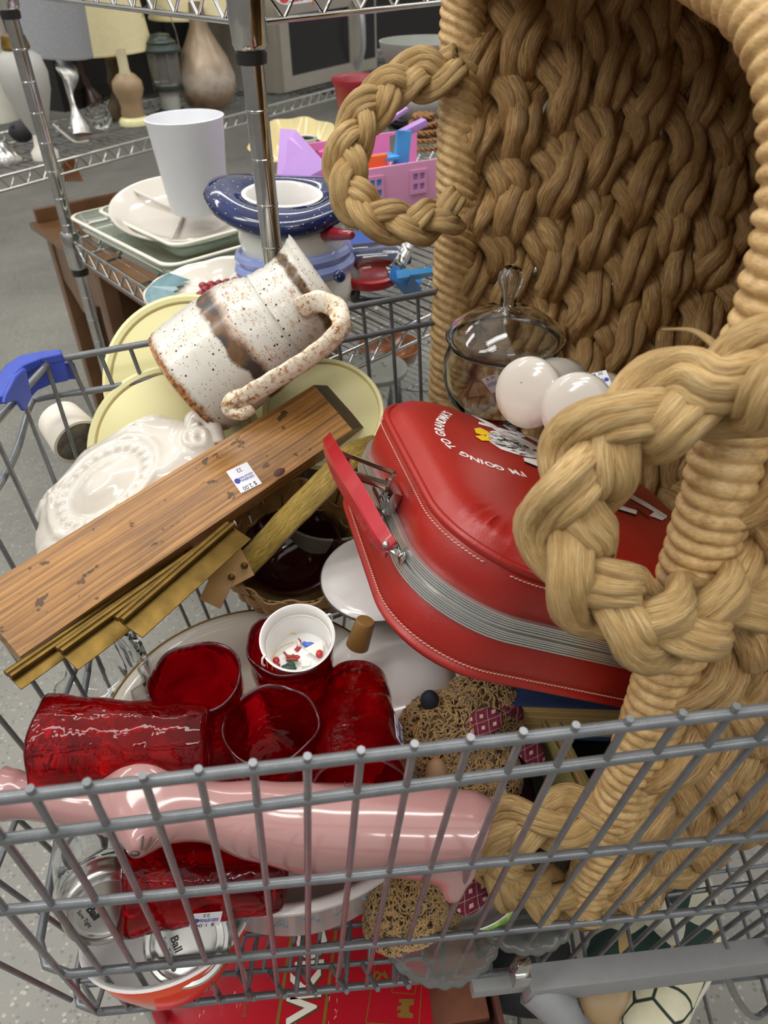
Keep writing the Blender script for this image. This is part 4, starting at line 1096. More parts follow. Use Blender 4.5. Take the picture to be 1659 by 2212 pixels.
b.box((-.028, -.018, -.0016), (.020, .018, .0016), frame(at(500, 1230, .835), z=-FW + V((0, 0, .2)), x=at(560, 1275, .835) - at(470, 1270, .835)) @ Matrix.Rotation(.55, 4, 'Z'), .001); b.box((-.024, -.013, -.0016), (.020, .013, .0016), frame(at(474, 1262, .832), z=-FW + V((0, 0, .2)), x=at(560, 1275, .835) - at(470, 1270, .835)) @ Matrix.Rotation(1.2, 4, 'Z'), .001); b.build('leather_tab', mat('tan_strap', 'a07c48', .5, .15, 40), spl, 30)
for x, y in ((528, 1222), (500, 1247)):
    b = MB(); b.ball(at(x, y, .830), (.0042, .0030, .0042), 12); b.build('rivet', BRASS, spl)
M = Matrix.Translation(SM @ V((0, 0, -.092))) @ Matrix.Rotation(.3, 4, 'X')
t = thing('dark_red_bowl', 'dark red glass bowl sunk inside the split wood basket', 'bowl', M)
b = MB(); thick_lathe(b, [(.03, 0), (.045, .01), (.064, .05)], [(.061, .05), (.042, .013), (.02, .004)], 40, M); b.build('bowl_body', mat('deep_red_glass', '2a0408', .1, .1, coat=.5), t, 60)

# pale bowls stacked under the suitcase handle
for (x, y, d, r, h, lb_) in ((812, 1240, .86, .064, .035, 'small pale round dish under the suitcase handle'), (838, 1432, .83, .082, .06, 'white bowl turned upside down between platter and suitcase')):
    p = at(x, y, d); M = Matrix.Translation(p) @ Matrix.Rotation(.15, 4, 'X')
    t = thing('white_bowl', lb_, 'bowl', M)
    b = MB()
    if h < .05: b.lathe([(.0001, 0), (r * .8, 0), (r * .97, -.002), (r, -.005), (r * .97, -.008), (r * .6, -h), (.0001, -h)], 56, M)
    else: b.lathe([(.0001, 0), (r * .45, -.001), (r * .75, -.010), (r * .93, -.03), (r, -h), (r * .96, -h), (.0001, -h + .006)], 56, M)
    b.build('bowl_body', MILK, t, 50)
    if h < .05: b = MB(); b.lathe([(r * .99, -.003), (r * 1.01, -.005), (r * .98, -.009)], 56, M); b.build('dark_edge', mat('grey_brown_edge', '57504a', .4), t)
p0, p1 = at(772, 1395, .80), at(790, 1340, .785)
b = MB(); b.tube(spline([p0, p0.lerp(p1, .5), p1.lerp(p0, .08), p1], 4), lambda q: .0125 - .0035 * q if q < .95 else .005, 20); tag(b.build('wooden_finial', mat('turned_wood', '9c7440', .45, .12, 60), None), 'tapered wooden knob between the platter edge and the suitcase', 'knob')
p = at(725, 1075, 1.02); M = Matrix.Translation((p.x, p.y, p.z)) @ Matrix.Rotation(.1, 4, 'X'); t = thing('stock_pot', 'pale grey deep pot in the shade between board and suitcase', 'pot', M)
b = MB(); thick_lathe(b, [(.065, -.16), (.078, -.15), (.082, 0)], [(.079, .001), (.075, -.15), (.03, -.155)], 48, M); b.build('pot_body', mat('grey_enamel', '8c8678', .4, .06), t, 60)

# cut glass bowl at the left
M = Matrix.Translation(at(205, 1490, .86)) @ Matrix.Rotation(-.5, 4, 'Y') @ Matrix.Rotation(.2, 4, 'X')
t = thing('cut_glass_bowl', 'clear cut glass bowl with scalloped rim at the left of the platter', 'bowl', M)
b = MB(); fx = lambda r, z, a: (r * (1 + .05 * abs(math.sin(a * 8)) * (z > -.02)) * math.cos(a), r * (1 + .05 * abs(math.sin(a * 8)) * (z > -.02)) * math.sin(a), z + .004 * math.cos(a * 16) * (z > -.01))
thick_lathe(b, [(.03, -.055), (.045, -.05), (.062, -.025), (.070, 0)], [(.066, .0), (.058, -.022), (.04, -.045), (.02, -.048)], 96, M, fx); b.build('bowl_body', CLEAR, t, 50)

# pressed glass plates on the cart floor, melon dish
CLEAR2 = glass('pressed_glass', 'e8ebe8', .15, 1.12); CLEAR2.node_tree.nodes['Principled BSDF'].inputs['Transmission Weight'].default_value = .90
def pressed(x, y, z, r, label, n_=22, tilt=0):
    M = Matrix.Translation(atz(x, y, z)) @ Matrix.Rotation(tilt, 4, 'X'); t = thing('pressed_glass_plate', label, 'plate', M)
    b = MB(); f1 = lambda r_, z_, a: (r_ * (1 + .03 * abs(math.sin(a * n_ / 2)) * (r_ > r * .6)) * math.cos(a), r_ * (1 + .03 * abs(math.sin(a * n_ / 2)) * (r_ > r * .6)) * math.sin(a), z_ + .0006 * math.cos(a * n_) * (r_ > r * .9))
    thick_lathe(b, [(r * .4, -.012), (r * .6, -.010), (r * .8, -.004), (r, .004)], [(r * .99, .008), (r * .8, .001), (r * .6, -.005), (r * .35, -.007)], 176, M, f1); b.build('plate_body', CLEAR2, t, 180)
pressed(950, 1990, .562, .064, 'scalloped clear glass plate under the plush and the green dish', 26)
pressed(1125, 1925, .570, .062, 'fluted clear glass plate near the lower basket handle', 24, .1)
def mk_melon():
    n = NT('melon_green'); a = n.noise(n.co('Object', (1, 1, .4)), 55, 4, .7); n.base(n.ramp(a, [(.3, '4f8a35'), (.45, '8dbb4a'), (.65, 'b7d774')])); n.set(rough=.25, coat=.3); return n.m
M = frame(at(1012, 1905, .775), z=V((-.25, .30, .9))); t = thing('melon_dish', 'small dish painted like a green melon under the plush toy', 'dish', M)
b = MB(); b.lathe([(.0001, -.032), (.03, -.031), (.052, -.018), (.060, -.003), (.0595, 0)], 56, M); b.build('green_outside', mk_melon(), t, 60)
b = MB(); b.lathe([(.0597, -.001), (.0585, .001), (.053, -.006), (.03, -.024), (.0001, -.026)], 56, M); b.build('white_inside', MILK, t, 60)
# ---------------- chrome wire shelf behind the cart ----------------
SZ = .88
PL, PCn = V((-.631, 1.573, 0)), V((-.133, .95, 0))
LD = (PL - PCn).normalized(); LLEN = (PL - PCn).length; DRR = V((.72, .69, 0)).normalized(); DLEN = 1.25
sh1 = thing('wire_shelf_unit', 'chrome wire shelf unit right behind the cart holding the snowman jar', 'shelf', Matrix.Translation(PCn))
def post(c, z0, z1, parent, r=.0127):
    pr = [(.0001, z0), (r, z0)]; z = z0 + .03
    while z < z1 - .01: pr += [(r, z - .0014), (r * 1.03, z - .0006), (r * 1.03, z + .0006), (r, z + .0014)]; z += .0508
    b = MB(); b.lathe(pr + [(r, z1), (.0001, z1)], 24, Matrix.Translation(c)); b.build('post', CHROME, parent, 19)
def truss(mb, p, q, z, h=.034, r=.0033, pitch=.055, gap=.02):
    d = (q - p).normalized(); p = p + d * gap; q = q - d * gap
    mb.tube([p + V((0, 0, z)), q + V((0, 0, z))], r, 8); mb.tube([p + V((0, 0, z - h)), q + V((0, 0, z - h))], r, 8)
    n = int((q - p).length / pitch); pts = []
    for i in range(2 * n + 1): pts.append(p.lerp(q, i / (2 * n)) + V((0, 0, z - (h if i % 2 else 0))))
    mb.tube(pts, r * .75, 6)
def wire_deck(parent, z, c, e1, l1, e2, l2, sp=.0235, cover=None):
    b = MB()
    for p, q in ((c, c + e1 * l1), (c, c + e2 * l2), (c + e1 * l1, c + e1 * l1 + e2 * l2), (c + e2 * l2, c + e1 * l1 + e2 * l2)): truss(b, p, q, z)
    b.build('shelf_truss', CHROME, parent, 60)
    b = MB(); n = int(l2 / sp)
    for i in range(1, n): p = c + e2 * (l2 * i / n); b.tube([p + V((0, 0, z + .002)), p + e1 * l1 + V((0, 0, z + .002))], .0016, 5)
    for i in range(1, 5): p = c + e1 * (l1 * i / 5); b.tube([p + V((0, 0, z - .003)), p + e2 * l2 + V((0, 0, z - .003))], .003, 6)
    b.build('shelf_wires', DULL, parent, 60)
for c in (PL, PCn, PL + DRR * DLEN, PCn + DRR * DLEN): post(c, .02, 2.1, sh1)
for z in (.50, SZ, 1.335): wire_deck(sh1, z, PCn, LD, LLEN, DRR, DLEN, .0235 if z < 1 else .05)
for c in (PL, PCn):
    for z in (SZ, 1.335):
        b = MB(); b.lathe([(.0135, -.060), (.0165, -.058), (.0195, -.052), (.0205, .012), (.0180, .018), (.0135, .019)], 24, Matrix.Translation(c + V((0, 0, z)))); b.build('shelf_collar', CHROME, sh1, 50)
        b = MB(); b.lathe([(.0128, -.072), (.0165, -.071), (.0175, -.060), (.0128, -.058)], 24, Matrix.Translation(c + V((0, 0, z)))); b.build('plastic_sleeve', BLACK, sh1, 50)
b = MB(); b.box((-.018, -.012, -.075), (.016, .014, .012), Matrix.Translation(PCn + V((.045, .05, SZ - .02))), .003); b.build('shelf_clip', BLACK, sh1, 40)
# paper sign with red word clipped on the upper shelf edge
sc0, sc1 = at(600, 6, .90), at(690, -6, .97)
SMx = frame(sc0.lerp(sc1, .5) + V((0, 0, .008)), x=sc1 - sc0, z=V((.55, -.83, .1)))
sg = thing('shelf_sign', 'white cut out sign with red lettering hanging from the upper wire shelf', 'sign', SMx)
b = MB(); outl = []
for k in range(40):
    t = k / 40 * 2 * PI; outl.append((.034 * math.copysign(abs(math.cos(t)) ** .35, math.cos(t)), .0105 * math.copysign(abs(math.sin(t)) ** .5, math.sin(t)) * (1 + .12 * math.sin(t * 3))))
b.poly(outl, .0006, SMx); b.build('sign_backing', PAPER, sg, 0)
b = MB(); add_text(b, 'Surly', .028, SMx @ Matrix.Translation((0, .001, .0009)), .0004, .0012); b.build('sign_lettering', mat('red_print', 'd8433c', .5, .05), sg, 0)

# things on that shelf
def place(x, y, d, z=None):
    return at(x, y, d)
def mkgl(name, c):
    n = NT(name); n.base(n.ramp(n.noise(n.co(), 6), [(.3, c), (.7, c)])); return n.set(rough=.03, trans=.80, ior=1.45)
PYREX = mkgl('green_tint_glass', 'dde6d8')
def rect_dish(name, label, c, e1, l1, e2, l2, z0, h, m, flare=.012, th=.004, rr=.03):
    def rr_out(a, b_, r, n=8):
        o = []
        for sx_, sy_, a0 in ((1, 1, 0), (-1, 1, 90), (-1, -1, 180), (1, -1, 270)):
            for k in range(n + 1): t = math.radians(a0 + 90 * k / n); o.append((sx_ * (a - r) + r * math.cos(t), sy_ * (b_ - r) + r * math.sin(t)))
        return o
    M = Matrix((e1, e2 if e1.cross(e2).z > 0 else -e2, V((0, 0, 1)))).transposed().to_4x4(); M.translation = V((c.x, c.y, z0))
    t = thing(name, label, 'dish', M)
    b = MB(); a, b_ = l1 / 2, l2 / 2; rings = []
    for ins, z in ((.04, 0), (flare + .006, .001), (flare, .008), (.004, h - .004), (0, h - .002), (0, h), (th, h), (th + .002, h - .004), (flare + th, .012), (flare + .008 + th, .006), (.05, .005)):
        rings.append([M @ V((x, y, z)) for x, y in rr_out(a - ins, b_ - ins, max(rr - ins * .5, .008))])
    b.loft(rings); b.build('dish_body', m, t, 60)
    b = MB(); rings = [[M @ V((x, y, z)) for x, y in rr_out(a - i, b_ - i, rr)] for i, z in ((-.0015, h - .003), (-.0025, h), (0, h + .0015), (.004, h + .001))]
    b.loft(rings, cap=False); r_ = b.build('dish_rim', mat('pale_rim_glass', 'e6e4d4', .12, .05, coat=.6), t, 180); return t
e1, e2 = -LD, DRR
cL = atz(158, 470, .935); 
def dish_at(s1, s2, l1, l2, z0, h, label, m=PYREX):
    c = cL + e1 * (s1 + l1 / 2) + e2 * (s2 + l2 / 2); return rect_dish('baking_dish', label, c, e1, l1, e2, l2, z0, h, m)
dish_at(.012, .012, .37, .27, .884, .035, 'lowest pale green glass baking dish of the stack behind the board')
dish_at(0, 0, .40, .29, .905, .034, 'wide cream rimmed baking dish in the middle of the dish stack')
dish_at(.05, .04, .31, .24, .924, .030, 'clear glass baking dish directly under the white divided plate')
dish_at(.02, .36, .36, .22, .884, .05, 'clear glass baking dish at the back of the stack, behind the white cup')
# divided plate
dp = at(395, 446, 1.43); DM = Matrix.Translation(dp) @ Matrix.Rotation(math.radians(10), 4, 'X') @ Matrix.Rotation(math.radians(4), 4, 'Y')
dv = thing('divided_plate', 'white glossy plate divided into sections under the white plastic cup', 'plate', DM)
r = .136; b = MB(); thick_lathe(b, [(r * .6, -.024), (r * .75, -.022), (r * .95, -.004), (r, -.001)], [(r * 1.0, .0015), (r * .95, .001), (r * .80, -.014), (r * .6, -.017)], 72, DM); b.build('plate_body', WHITE, dv, 60)
for k in range(3):
    a = 2 * PI * k / 3 + .5; b = MB(); b.tube([DM @ V((.01 * math.cos(a), .01 * math.sin(a), -.013)), DM @ V((r * .5 * math.cos(a), r * .5 * math.sin(a), -.010)), DM @ V((r * .9 * math.cos(a), r * .9 * math.sin(a), -.004))], .0035, 8, ry=.0035); b.build('divider', WHITE, dv, 60)
# white cup
cb_, ct_ = at(432, 452, 1.395), at(413, 270, 1.335)
M = Matrix.Translation(cb_) @ Matrix.Rotation(-.01, 4, 'Y'); h = .155; t = thing('plastic_cup', 'tall matte white cup standing on the divided plate', 'cup', M)
b = MB(); thick_lathe(b, [(.050, 0), (.0525, .003), (.0665, h - .004), (.0685, h - .001)], [(.0685, h), (.0665, h + .0008), (.0645, h - .002), (.0505, .006), (.02, .005)], 64, M); b.build('cup_body', mat('matte_white_plastic', 'dfe1e6', .45, .02), t, 60)
# grape platter
gp = at(470, 612, 1.20); M = Matrix.Translation(gp) @ Matrix.Rotation(math.radians(12), 4, 'X') @ Matrix.Rotation(math.radians(-8), 4, 'Y'); t = thing('oval_platter', 'oval cream platter painted with red grapes and teal rim', 'platter', M)
ov = lambda r, z, a: (r * 1.35 * math.cos(a), r * .8 * math.sin(a), z + .001 * math.cos(a * 12))
b = MB(); thick_lathe(b, [(.05, -.016), (.08, -.010), (.092, 0)], [(.091, .003), (.078, -.006), (.05, -.011)], 72, M, ov); b.build('platter_body', mat('cream_glaze_light', 'd9d3c4', .15, .04, coat=.4), t, 60)
b = MB()
pts_ = [(.0915 * 1.35 * math.cos(a) * s_, .0915 * .8 * math.sin(a) * s_) for a, s_ in [(PI - .75 + .1 * k, .97) for k in range(16)] + [(PI + .75 - .15 * k, .55 + .06 * (k % 2)) for k in range(11)]]
bm_pts = [M @ V((x, y, .0035 - .011 * (1 - min(1, math.hypot(x / 1.35, y / .8) / .0915)) * 1.5)) for x, y in pts_]; b.add(bm_pts, [list(range(len(bm_pts)))]); b.build('teal_leaf_print', mat('teal_print', '5d7f86', .2, .3, 40), t, 0)
GR = mat('grape_red', '97303a', .3, .2, 60)
for k in range(17):
    q = M @ V((-.028 + (k % 6) * .0135 + .006 * ((k // 6) % 2), -.014 + (k // 6) * .012, -.006)); b = MB(); b.ball(q, (.0075, .0065, .0055), 10); b.build('grape', GR, t)
# snowman jar
sx0 = at(625, 600, 1.10); SJ = Matrix.Translation((sx0.x, sx0.y + .09, SZ + .004))
NAVY = None
def mk_navy():
    n = NT('speckled_navy'); v = n.vor(n.co(), 150); n.base(n.mix(n.ramp(v, [(.10, 1.0), (.16, 0.0)]), n.ramp(n.noise(n.co(), 20), [(.3, '141d42'), (.7, '1d2a5c')]), 'cfd4e4')); n.set(rough=.1, coat=.5); return n.m
NAVY = mk_navy(); sn = thing('snowman_jar', 'ceramic snowman cookie jar with speckled navy hat brim and red nose', 'jar', SJ)
SNW = ceramic('snow_glaze', 'e4e4de', .12)
b = MB(); b.lathe([(.0001, 0), (.060, 0), (.082, .02), (.090, .045), (.086, .068), (.074, .085), (.070, .090), (.078, .105), (.082, .125), (.080, .145), (.072, .158), (.066, .160)], 64, SJ, lambda r, z, a: (r * math.cos(a), r * .95 * math.sin(a), z)); b.build('snowman_body', SNW, sn, 60)
b = MB()
for z, rr, q in ((.082, .083, .012), (.098, .081, .010)):
    b.tube([SJ @ V((rr * math.cos(a * PI / 20), rr * .95 * math.sin(a * PI / 20), z + .006 * math.sin(a * PI / 20 + 2.5))) for a in range(40)], .012, 10, closed=True, ry=q)
b.build('scarf', mat('periwinkle_glaze', '8f9fd6', .12, .1, 30, coat=.5), sn)
BH = SJ @ Matrix.Translation((-.01, 0, .172)) @ Matrix.Rotation(.10, 4, 'X') @ Matrix.Rotation(.06, 4, 'Y')
b = MB(); b.lathe([(.066, -.020), (.086, -.014), (.101, -.002), (.103, .008), (.096, .017), (.080, .020), (.060, .016), (.052, .011), (.047, .006), (.050, -.018)], 64, BH, lambda r, z, a: (r * 1.12 * math.cos(a), r * .95 * math.sin(a), z + .008 * math.cos(2 * a) * (r > .07))); b.build('hat_brim', NAVY, sn, 60)
b = MB(); b.lathe([(.054, .014), (.050, .016), (.046, .013), (.044, -.02), (.044, -.06), (.0001, -.10)], 48, BH, lambda r, z, a: (r * 1.12 * math.cos(a), r * .95 * math.sin(a), z)); b.build('jar_opening', MILK, sn, 60)
n0, n1 = at(712, 505, 1.09), at(762, 508, 1.045)
b = MB(); b.tube([n0 - (n1 - n0) * .4, n0, n0.lerp(n1, .5), n0.lerp(n1, .92), n1], lambda q: .0125 - .0085 * q, 14); b.build('carrot_nose', mat('dark_red_glaze', '8a2230', .12, .15, 60, coat=.4), sn)
for x, y, d in ((733, 597, 1.095), (716, 685, 1.10)):
    b = MB(); b.ball(at(x, y, d), (.0095, .006, .0095), 14); b.build('button', NAVY, sn)
# cream scalloped bowl, small green pot
M = Matrix.Translation(at(640, 330, 1.72)) @ Matrix.Rotation(.25, 4, 'X'); t = thing('scalloped_bowl', 'pale yellow bowl with scalloped rim behind the chrome post', 'bowl', M)
fx = lambda r, z, a: (r * (1 + .05 * math.cos(a * 9) * (r > .05)) * math.cos(a), r * (1 + .05 * math.cos(a * 9) * (r > .05)) * math.sin(a), z)
b = MB(); thick_lathe(b, [(.04, -.05), (.05, -.045), (.08, -.01), (.105, .03)], [(.103, .032), (.077, -.005), (.045, -.038)], 90, M, fx); b.build('bowl_body', mat('yellow_cream_glaze', 'ddd09a', .2, .06, coat=.3), t, 60)
M = Matrix.Translation(at(662, 352, 1.60)); t = thing('green_pot', 'little round green and brown pot in front of the scalloped bowl', 'pot', M)
b = MB(); thick_lathe(b, [(.024, 0), (.034, .006), (.043, .022), (.041, .036), (.027, .046)], [(.026, .049), (.020, .047), (.022, .03)], 40, M); b.build('pot_body', mat('green_brown_glaze', '4f6244', .15, .5, 28, coat=.5), t, 60)
b = MB(); b.lathe([(.0275, .0455), (.0265, .0505), (.0205, .049), (.021, .044)], 36, M); b.build('pot_lip', WHITE, t)
# red tumbler behind the handle
M = Matrix.Translation(at(782, 320, 1.72)); t = thing('red_vase', 'matte dark red flared vase seen through the upper far basket handle', 'vase', M)
b = MB(); thick_lathe(b, [(.036, 0), (.040, .004), (.056, .125), (.0625, .140)], [(.0615, .1425), (.055, .138), (.038, .01)], 48, M); b.build('vase_body', mat('frosted_red', '8c1a26', .4, .1, 20), t, 60)
# stack of bowls at the back right
bz = at(905, 300, 1.75)
zz = bz.z
for (r, h, cname, c, rg_, lb_) in ((.075, .03, 'b', '8f9a88', .3, 'grey green glass plate stack bottom beside the red vase'), (.085, .03, 'k', '2a2c2e', .25, 'black shallow pan in the bowl stack beside the red vase'), (.072, .045, 'w', 'cfd0ce', .35, 'white bowl in the middle of the stack beside the red vase'), (.066, .05, 'w2', 'bcbcb8', .4, 'light grey bowl just under the wide grey pan'), (.10, .085, 'g', '8d9088', .45, 'wide grey pan on top of the bowl stack, behind the basket')):
    M = Matrix.Translation((bz.x + (.012 if r > .09 else 0), bz.y, zz)); t = thing('stacked_bowl', lb_, 'bowl', M)
    b = MB(); thick_lathe(b, [(r * .62, 0), (r * .68, .002), (r * .93, h * .7), (r, h * .9)], [(r * 1.01, h), (r * .97, h), (r * .88, h * .7), (r * .6, .008)], 56, M); b.build('bowl_body', mat('bowl_' + {'b': 'grey_green', 'k': 'black', 'w': 'white', 'w2': 'light_grey', 'g': 'grey'}[cname], c, rg_, .06), t, 60)
    zz += h * .72
M = Matrix.Translation(at(915, 290, 1.62)); b = MB(); P_ = [M @ V((.035 * math.cos(a), .035 * math.sin(a), .0)) for a in (0,)]
t = thing('wicker_ball', 'brown wicker piece behind the pink toy house', 'basket', M)
for k in range(5):
    b = MB(); braid(b, [M @ V(((.048 - .008 * k) * math.cos(i * PI / 12), (.048 - .008 * k) * math.sin(i * PI / 12), -.02 + .014 * k)) for i in range(24)], .016, .03, closed=True, step=.004, n=8, up=V((0, 0, 1))); b.build('wicker_ring', mat('brown_wicker', '8a6238', .6, .3, 80), t, 180)
# toy house tray
HP = lambda n_, c: mat(n_, c, .38, .04, 15)
PK = HP('pink_plastic', 'e48cc4'); PK2 = HP('light_pink_plastic', 'e09cc4'); LIL = HP('lilac_plastic', 'b48ad0'); HOT = HP('hot_pink_plastic', 'f04fae'); ORG = HP('orange_plastic', 'f0703a'); SKY = HP('sky_blue_plastic', '4fa6ea')
hA, hB = at(725, 470, 1.36), at(985, 440, 1.46); hx = (hB - hA); hx.z = 0; hl_ = hx.length; hx.normalize()
HM = Matrix((hx, V((-hx.y, hx.x, 0)), V((0, 0, 1)))).transposed().to_4x4(); HM.translation = V((hA.x, hA.y, hA.z - .012))
th_ = thing('toy_house', 'pink plastic toy house laid open with lilac roof behind the snowman jar', 'toy house', HM)
b = MB(); b.box((0, 0, 0), (hl_, .006, .085), HM, .0015); b.build('front_wall', PK2, th_, 30)
b = MB(); b.box((0, .006, .0), (hl_, .16, .006), HM, .001); b.build('house_floor', PK, th_, 30)
# back wall with two openings, as a frame of pieces in one mesh
b = MB()
def hole_wall(mb, L_, H, y, holes, M, th=.006):
    xs = sorted({0, L_} | {h[0] for h in holes} | {h[1] for h in holes}); zs = sorted({0, H} | {h[2] for h in holes} | {h[3] for h in holes})
    for i in range(len(xs) - 1):
        for j in range(len(zs) - 1):
            xc, zc = (xs[i] + xs[i + 1]) / 2, (zs[j] + zs[j + 1]) / 2
            if any(h[0] < xc < h[1] and h[2] < zc < h[3] for h in holes): continue
            mb.box((xs[i], y, zs[j]), (xs[i + 1] , y + th, zs[j + 1]), M)
hole_wall(b, hl_, .105, .155, [(.035, .045, .078, .092), (.049, .059, .078, .092), (.12, .15, .045, .095), (.195, .23, .035, .10)], HM)
b.build('back_wall', PK, th_, 0)
b = MB(); b.add([HM @ V(q) for q in ((-.075, .10, .04), (0, .02, .095), (0, .16, .13), (-.02, .19, .13), (-.075, .10, .034), (0, .02, .089), (0, .16, .124), (-.02, .19, .124))], [(0, 1, 2, 3), (7, 6, 5, 4), (0, 4, 5, 1), (1, 5, 6, 2), (2, 6, 7, 3), (3, 7, 4, 0)]); b.build('roof_panel', LIL, th_, 0)
for x0, c_ in ((.065, SKY), (.155, LIL)):
    b = MB(); hole_wall(b, .034, .042, -.003, [(.005, .015, .006, .018), (.019, .029, .006, .018), (.005, .015, .024, .036), (.019, .029, .024, .036)], HM @ Matrix.Translation((x0, 0, .030)), .004); w_ = b.build('window_frame', PK2, th_, 0)
    b = MB(); b.box((x0 + .004, -.0005, .034), (x0 + .030, .0003, .068), HM); b.build('window_pane', c_, w_, 0)
def toy(name, label, m, fn):
    b = MB(); fn(b); o = b.build(name, m, None, 30); tag(o, label, 'toy', 'small plastic toys inside the pink house'); return o
toy('toy_slide', 'hot pink plastic toy piece on the left inside the pink house', HOT, lambda b: (b.box((.02, .06, .09), (.075, .075, .108), HM @ Matrix.Rotation(-.15, 4, 'Y'), .003), b.box((.03, .05, .03), (.05, .09, .098), HM, .004), b.box((.06, .10, .085), (.13, .112, .10), HM, .003)))
toy('toy_bench', 'orange plastic toy bench inside the pink house', ORG, lambda b: (b.box((.055, .03, .075), (.125, .045, .098), HM, .003), b.box((.06, .02, .05), (.12, .05, .078), HM, .002)))
toy('toy_chair', 'sky blue plastic toy chair standing in the pink house', SKY, lambda b: (b.box((.115, .03, .085), (.15, .07, .092), HM, .002), b.box((.135, .04, .09), (.165, .05, .15), HM @ Matrix.Rotation(.12, 4, 'Y'), .004), b.box((.10, .03, .06), (.125, .06, .088), HM @ Matrix.Rotation(.3, 4, 'Y'), .002)))
toy('toy_ramp', 'lilac plastic toy ramp on the right inside the pink house', LIL, lambda b: (b.box((.17, .03, .085), (.22, .05, .092), HM @ Matrix.Rotation(-.4, 4, 'Y'), .002), b.box((.19, .05, .06), (.25, .07, .072), HM @ Matrix.Rotation(-.3, 4, 'Y'), .002)))
# blue box, glass jar with red lid, blue toy chair upside down, ribbed tube
q = at(800, 545, 1.30); M = Matrix.Translation((q.x, q.y, SZ + .03)) @ Matrix.Rotation(.45, 4, 'Z') @ Matrix.Rotation(.12, 4, 'X'); b = MB(); b.box((-.07, -.02, .0), (.07, .03, .05), M, .003); b.box((-.072, -.022, .045), (.072, .032, .052), M, .002)
tag(b.build('blue_box', mat('royal_blue_card', '1c4f9e', .45, .08), None, 30), 'royal blue box between the snowman jar and the pink house', 'box')
j0, j1 = at(735, 590, 1.22), at(850, 575, 1.24); M = axis_frame(V((j0.x, j0.y, SZ + .052)), V((j1.x, j1.y, SZ + .05)), x=V((0, 0, 1))); t = thing('glass_canister', 'clear glass canister with red lid lying on the wire shelf', 'jar', M)
b = MB(); thick_lathe(b, [(.04, .01), (.046, .02), (.046, .09), (.04, .10)], [(.037, .098), (.043, .088), (.043, .022), (.03, .016)], 36, M); b.build('glass_body', CLEAR, t, 60)
b = MB(); b.lathe([(.0001, .0), (.047, .0), (.049, .003), (.049, .014), (.044, .016)], 36, Matrix.Translation(at(800, 600, 1.22)) @ Matrix.Rotation(.1, 4, 'X')); b.build('red_lid', mat('red_plastic_lid', 'b01e26', .3, .08), t, 60)
b = MB(); P_ = spline([at(885, 510, 1.24), at(875, 545, 1.22), at(855, 580, 1.21), at(838, 592, 1.21)], 10); b.tube(P_, .011, 14, prof=lambda th, i, s: 1 + .12 * math.sin(s * 800)); tag(b.build('ribbed_tube', LIDM, None), 'short ribbed silver tube next to the blue plastic toy', 'tube')
BT = Matrix.Translation(at(888, 600, 1.17)) @ Matrix.Rotation(.3, 4, 'Z') @ Matrix.Rotation(-.5, 4, 'X')
t = thing('blue_toy_seat', 'bright blue plastic toy seat tipped over beside the basket rim', 'toy', BT)
b = MB(); b.poly([(-.02, -.03), (.045, -.035), (.05, .0), (.028, .035), (-.005, .03)], .008, BT); b.build('seat', SKY, t, 0)
b = MB(); b.poly([(-.05, -.025), (-.015, -.012), (.02, .035), (.01, .055), (-.01, .03)], .02, BT @ Matrix.Translation((0, 0, -.022)) @ Matrix.Rotation(.5, 4, 'Y')); b.build('backrest', mat('blue_plastic_dark', '3f86cf', .4, .06), t, 0)
for lx, ly in ((-.03, -.032), (.02, .045)):
    b = MB(); b.poly([(0, 0), (.014, .002), (.006, -.034), (-.012, -.030)] if ly < 0 else [(0, 0), (.012, 0), (.016, .028), (.012, .03)], .012, BT @ Matrix.Translation((lx, ly, -.006))); b.build('leg', SKY, t, 0)
# jars on the level below
def simple(name, label, cat, prof_o, prof_i, M, m, pn='body', n=48, fx=None, group=None):
    t = thing(name, label, cat, M, group); b = MB(); thick_lathe(b, prof_o, prof_i, n, M, fx); b.build(pn, m, t, 60); return t
for (x, y, d, r, lb_) in ((808, 800, 1.42, .056, 'glass jar with flat dimpled lid on the shelf below, seen through the cart wires'), (905, 815, 1.5, .06, 'clear glass bowl on the lower shelf beside the dimpled jar lid')):
    q = at(x, y, d); M = Matrix.Translation((q.x, q.y, .51)); h_ = q.z - .51
    t = simple('glass_jar', lb_, 'jar', [(r * .8, 0), (r, .02), (r, h_ * .6), (r * .9, h_ - .02), (r, h_)], [(r * .95, h_), (r * .85, h_ - .02), (r * .9, .02), (r * .5, .01)], M, CLEAR, 'glass_body')
    if x < 850:
        b = MB(); b.lathe([(.0001, h_ + .008), (r * .9, h_ + .010), (r * 1.12, h_ + .006), (r * 1.14, h_), (r * 1.1, h_ - .004)], 48, M)
        for k in range(8): b.ball((q.x + .02 * math.cos(k * 2.2) * (1 + k % 2), q.y + .02 * math.sin(k * 2.2) * (1 + k % 2), q.z + .009), (.004, .004, .003), 8)
        b.build('jar_lid', mat('frosted_lid', 'a9aca2', .3, .1, trans=.3), t, 60)
q = at(840, 745, 1.62); M = Matrix.Translation((q.x, q.y, q.z - .03)); simple('amber_bowl', 'amber brown bowl on the lower shelf behind the glass jar', 'bowl', [(.03, -.02), (.06, 0), (.07, .03)], [(.067, .03), (.056, .004), (.02, -.014)], M, mat('amber', '8f5220', .25, .15, coat=.4), 'bowl_body')

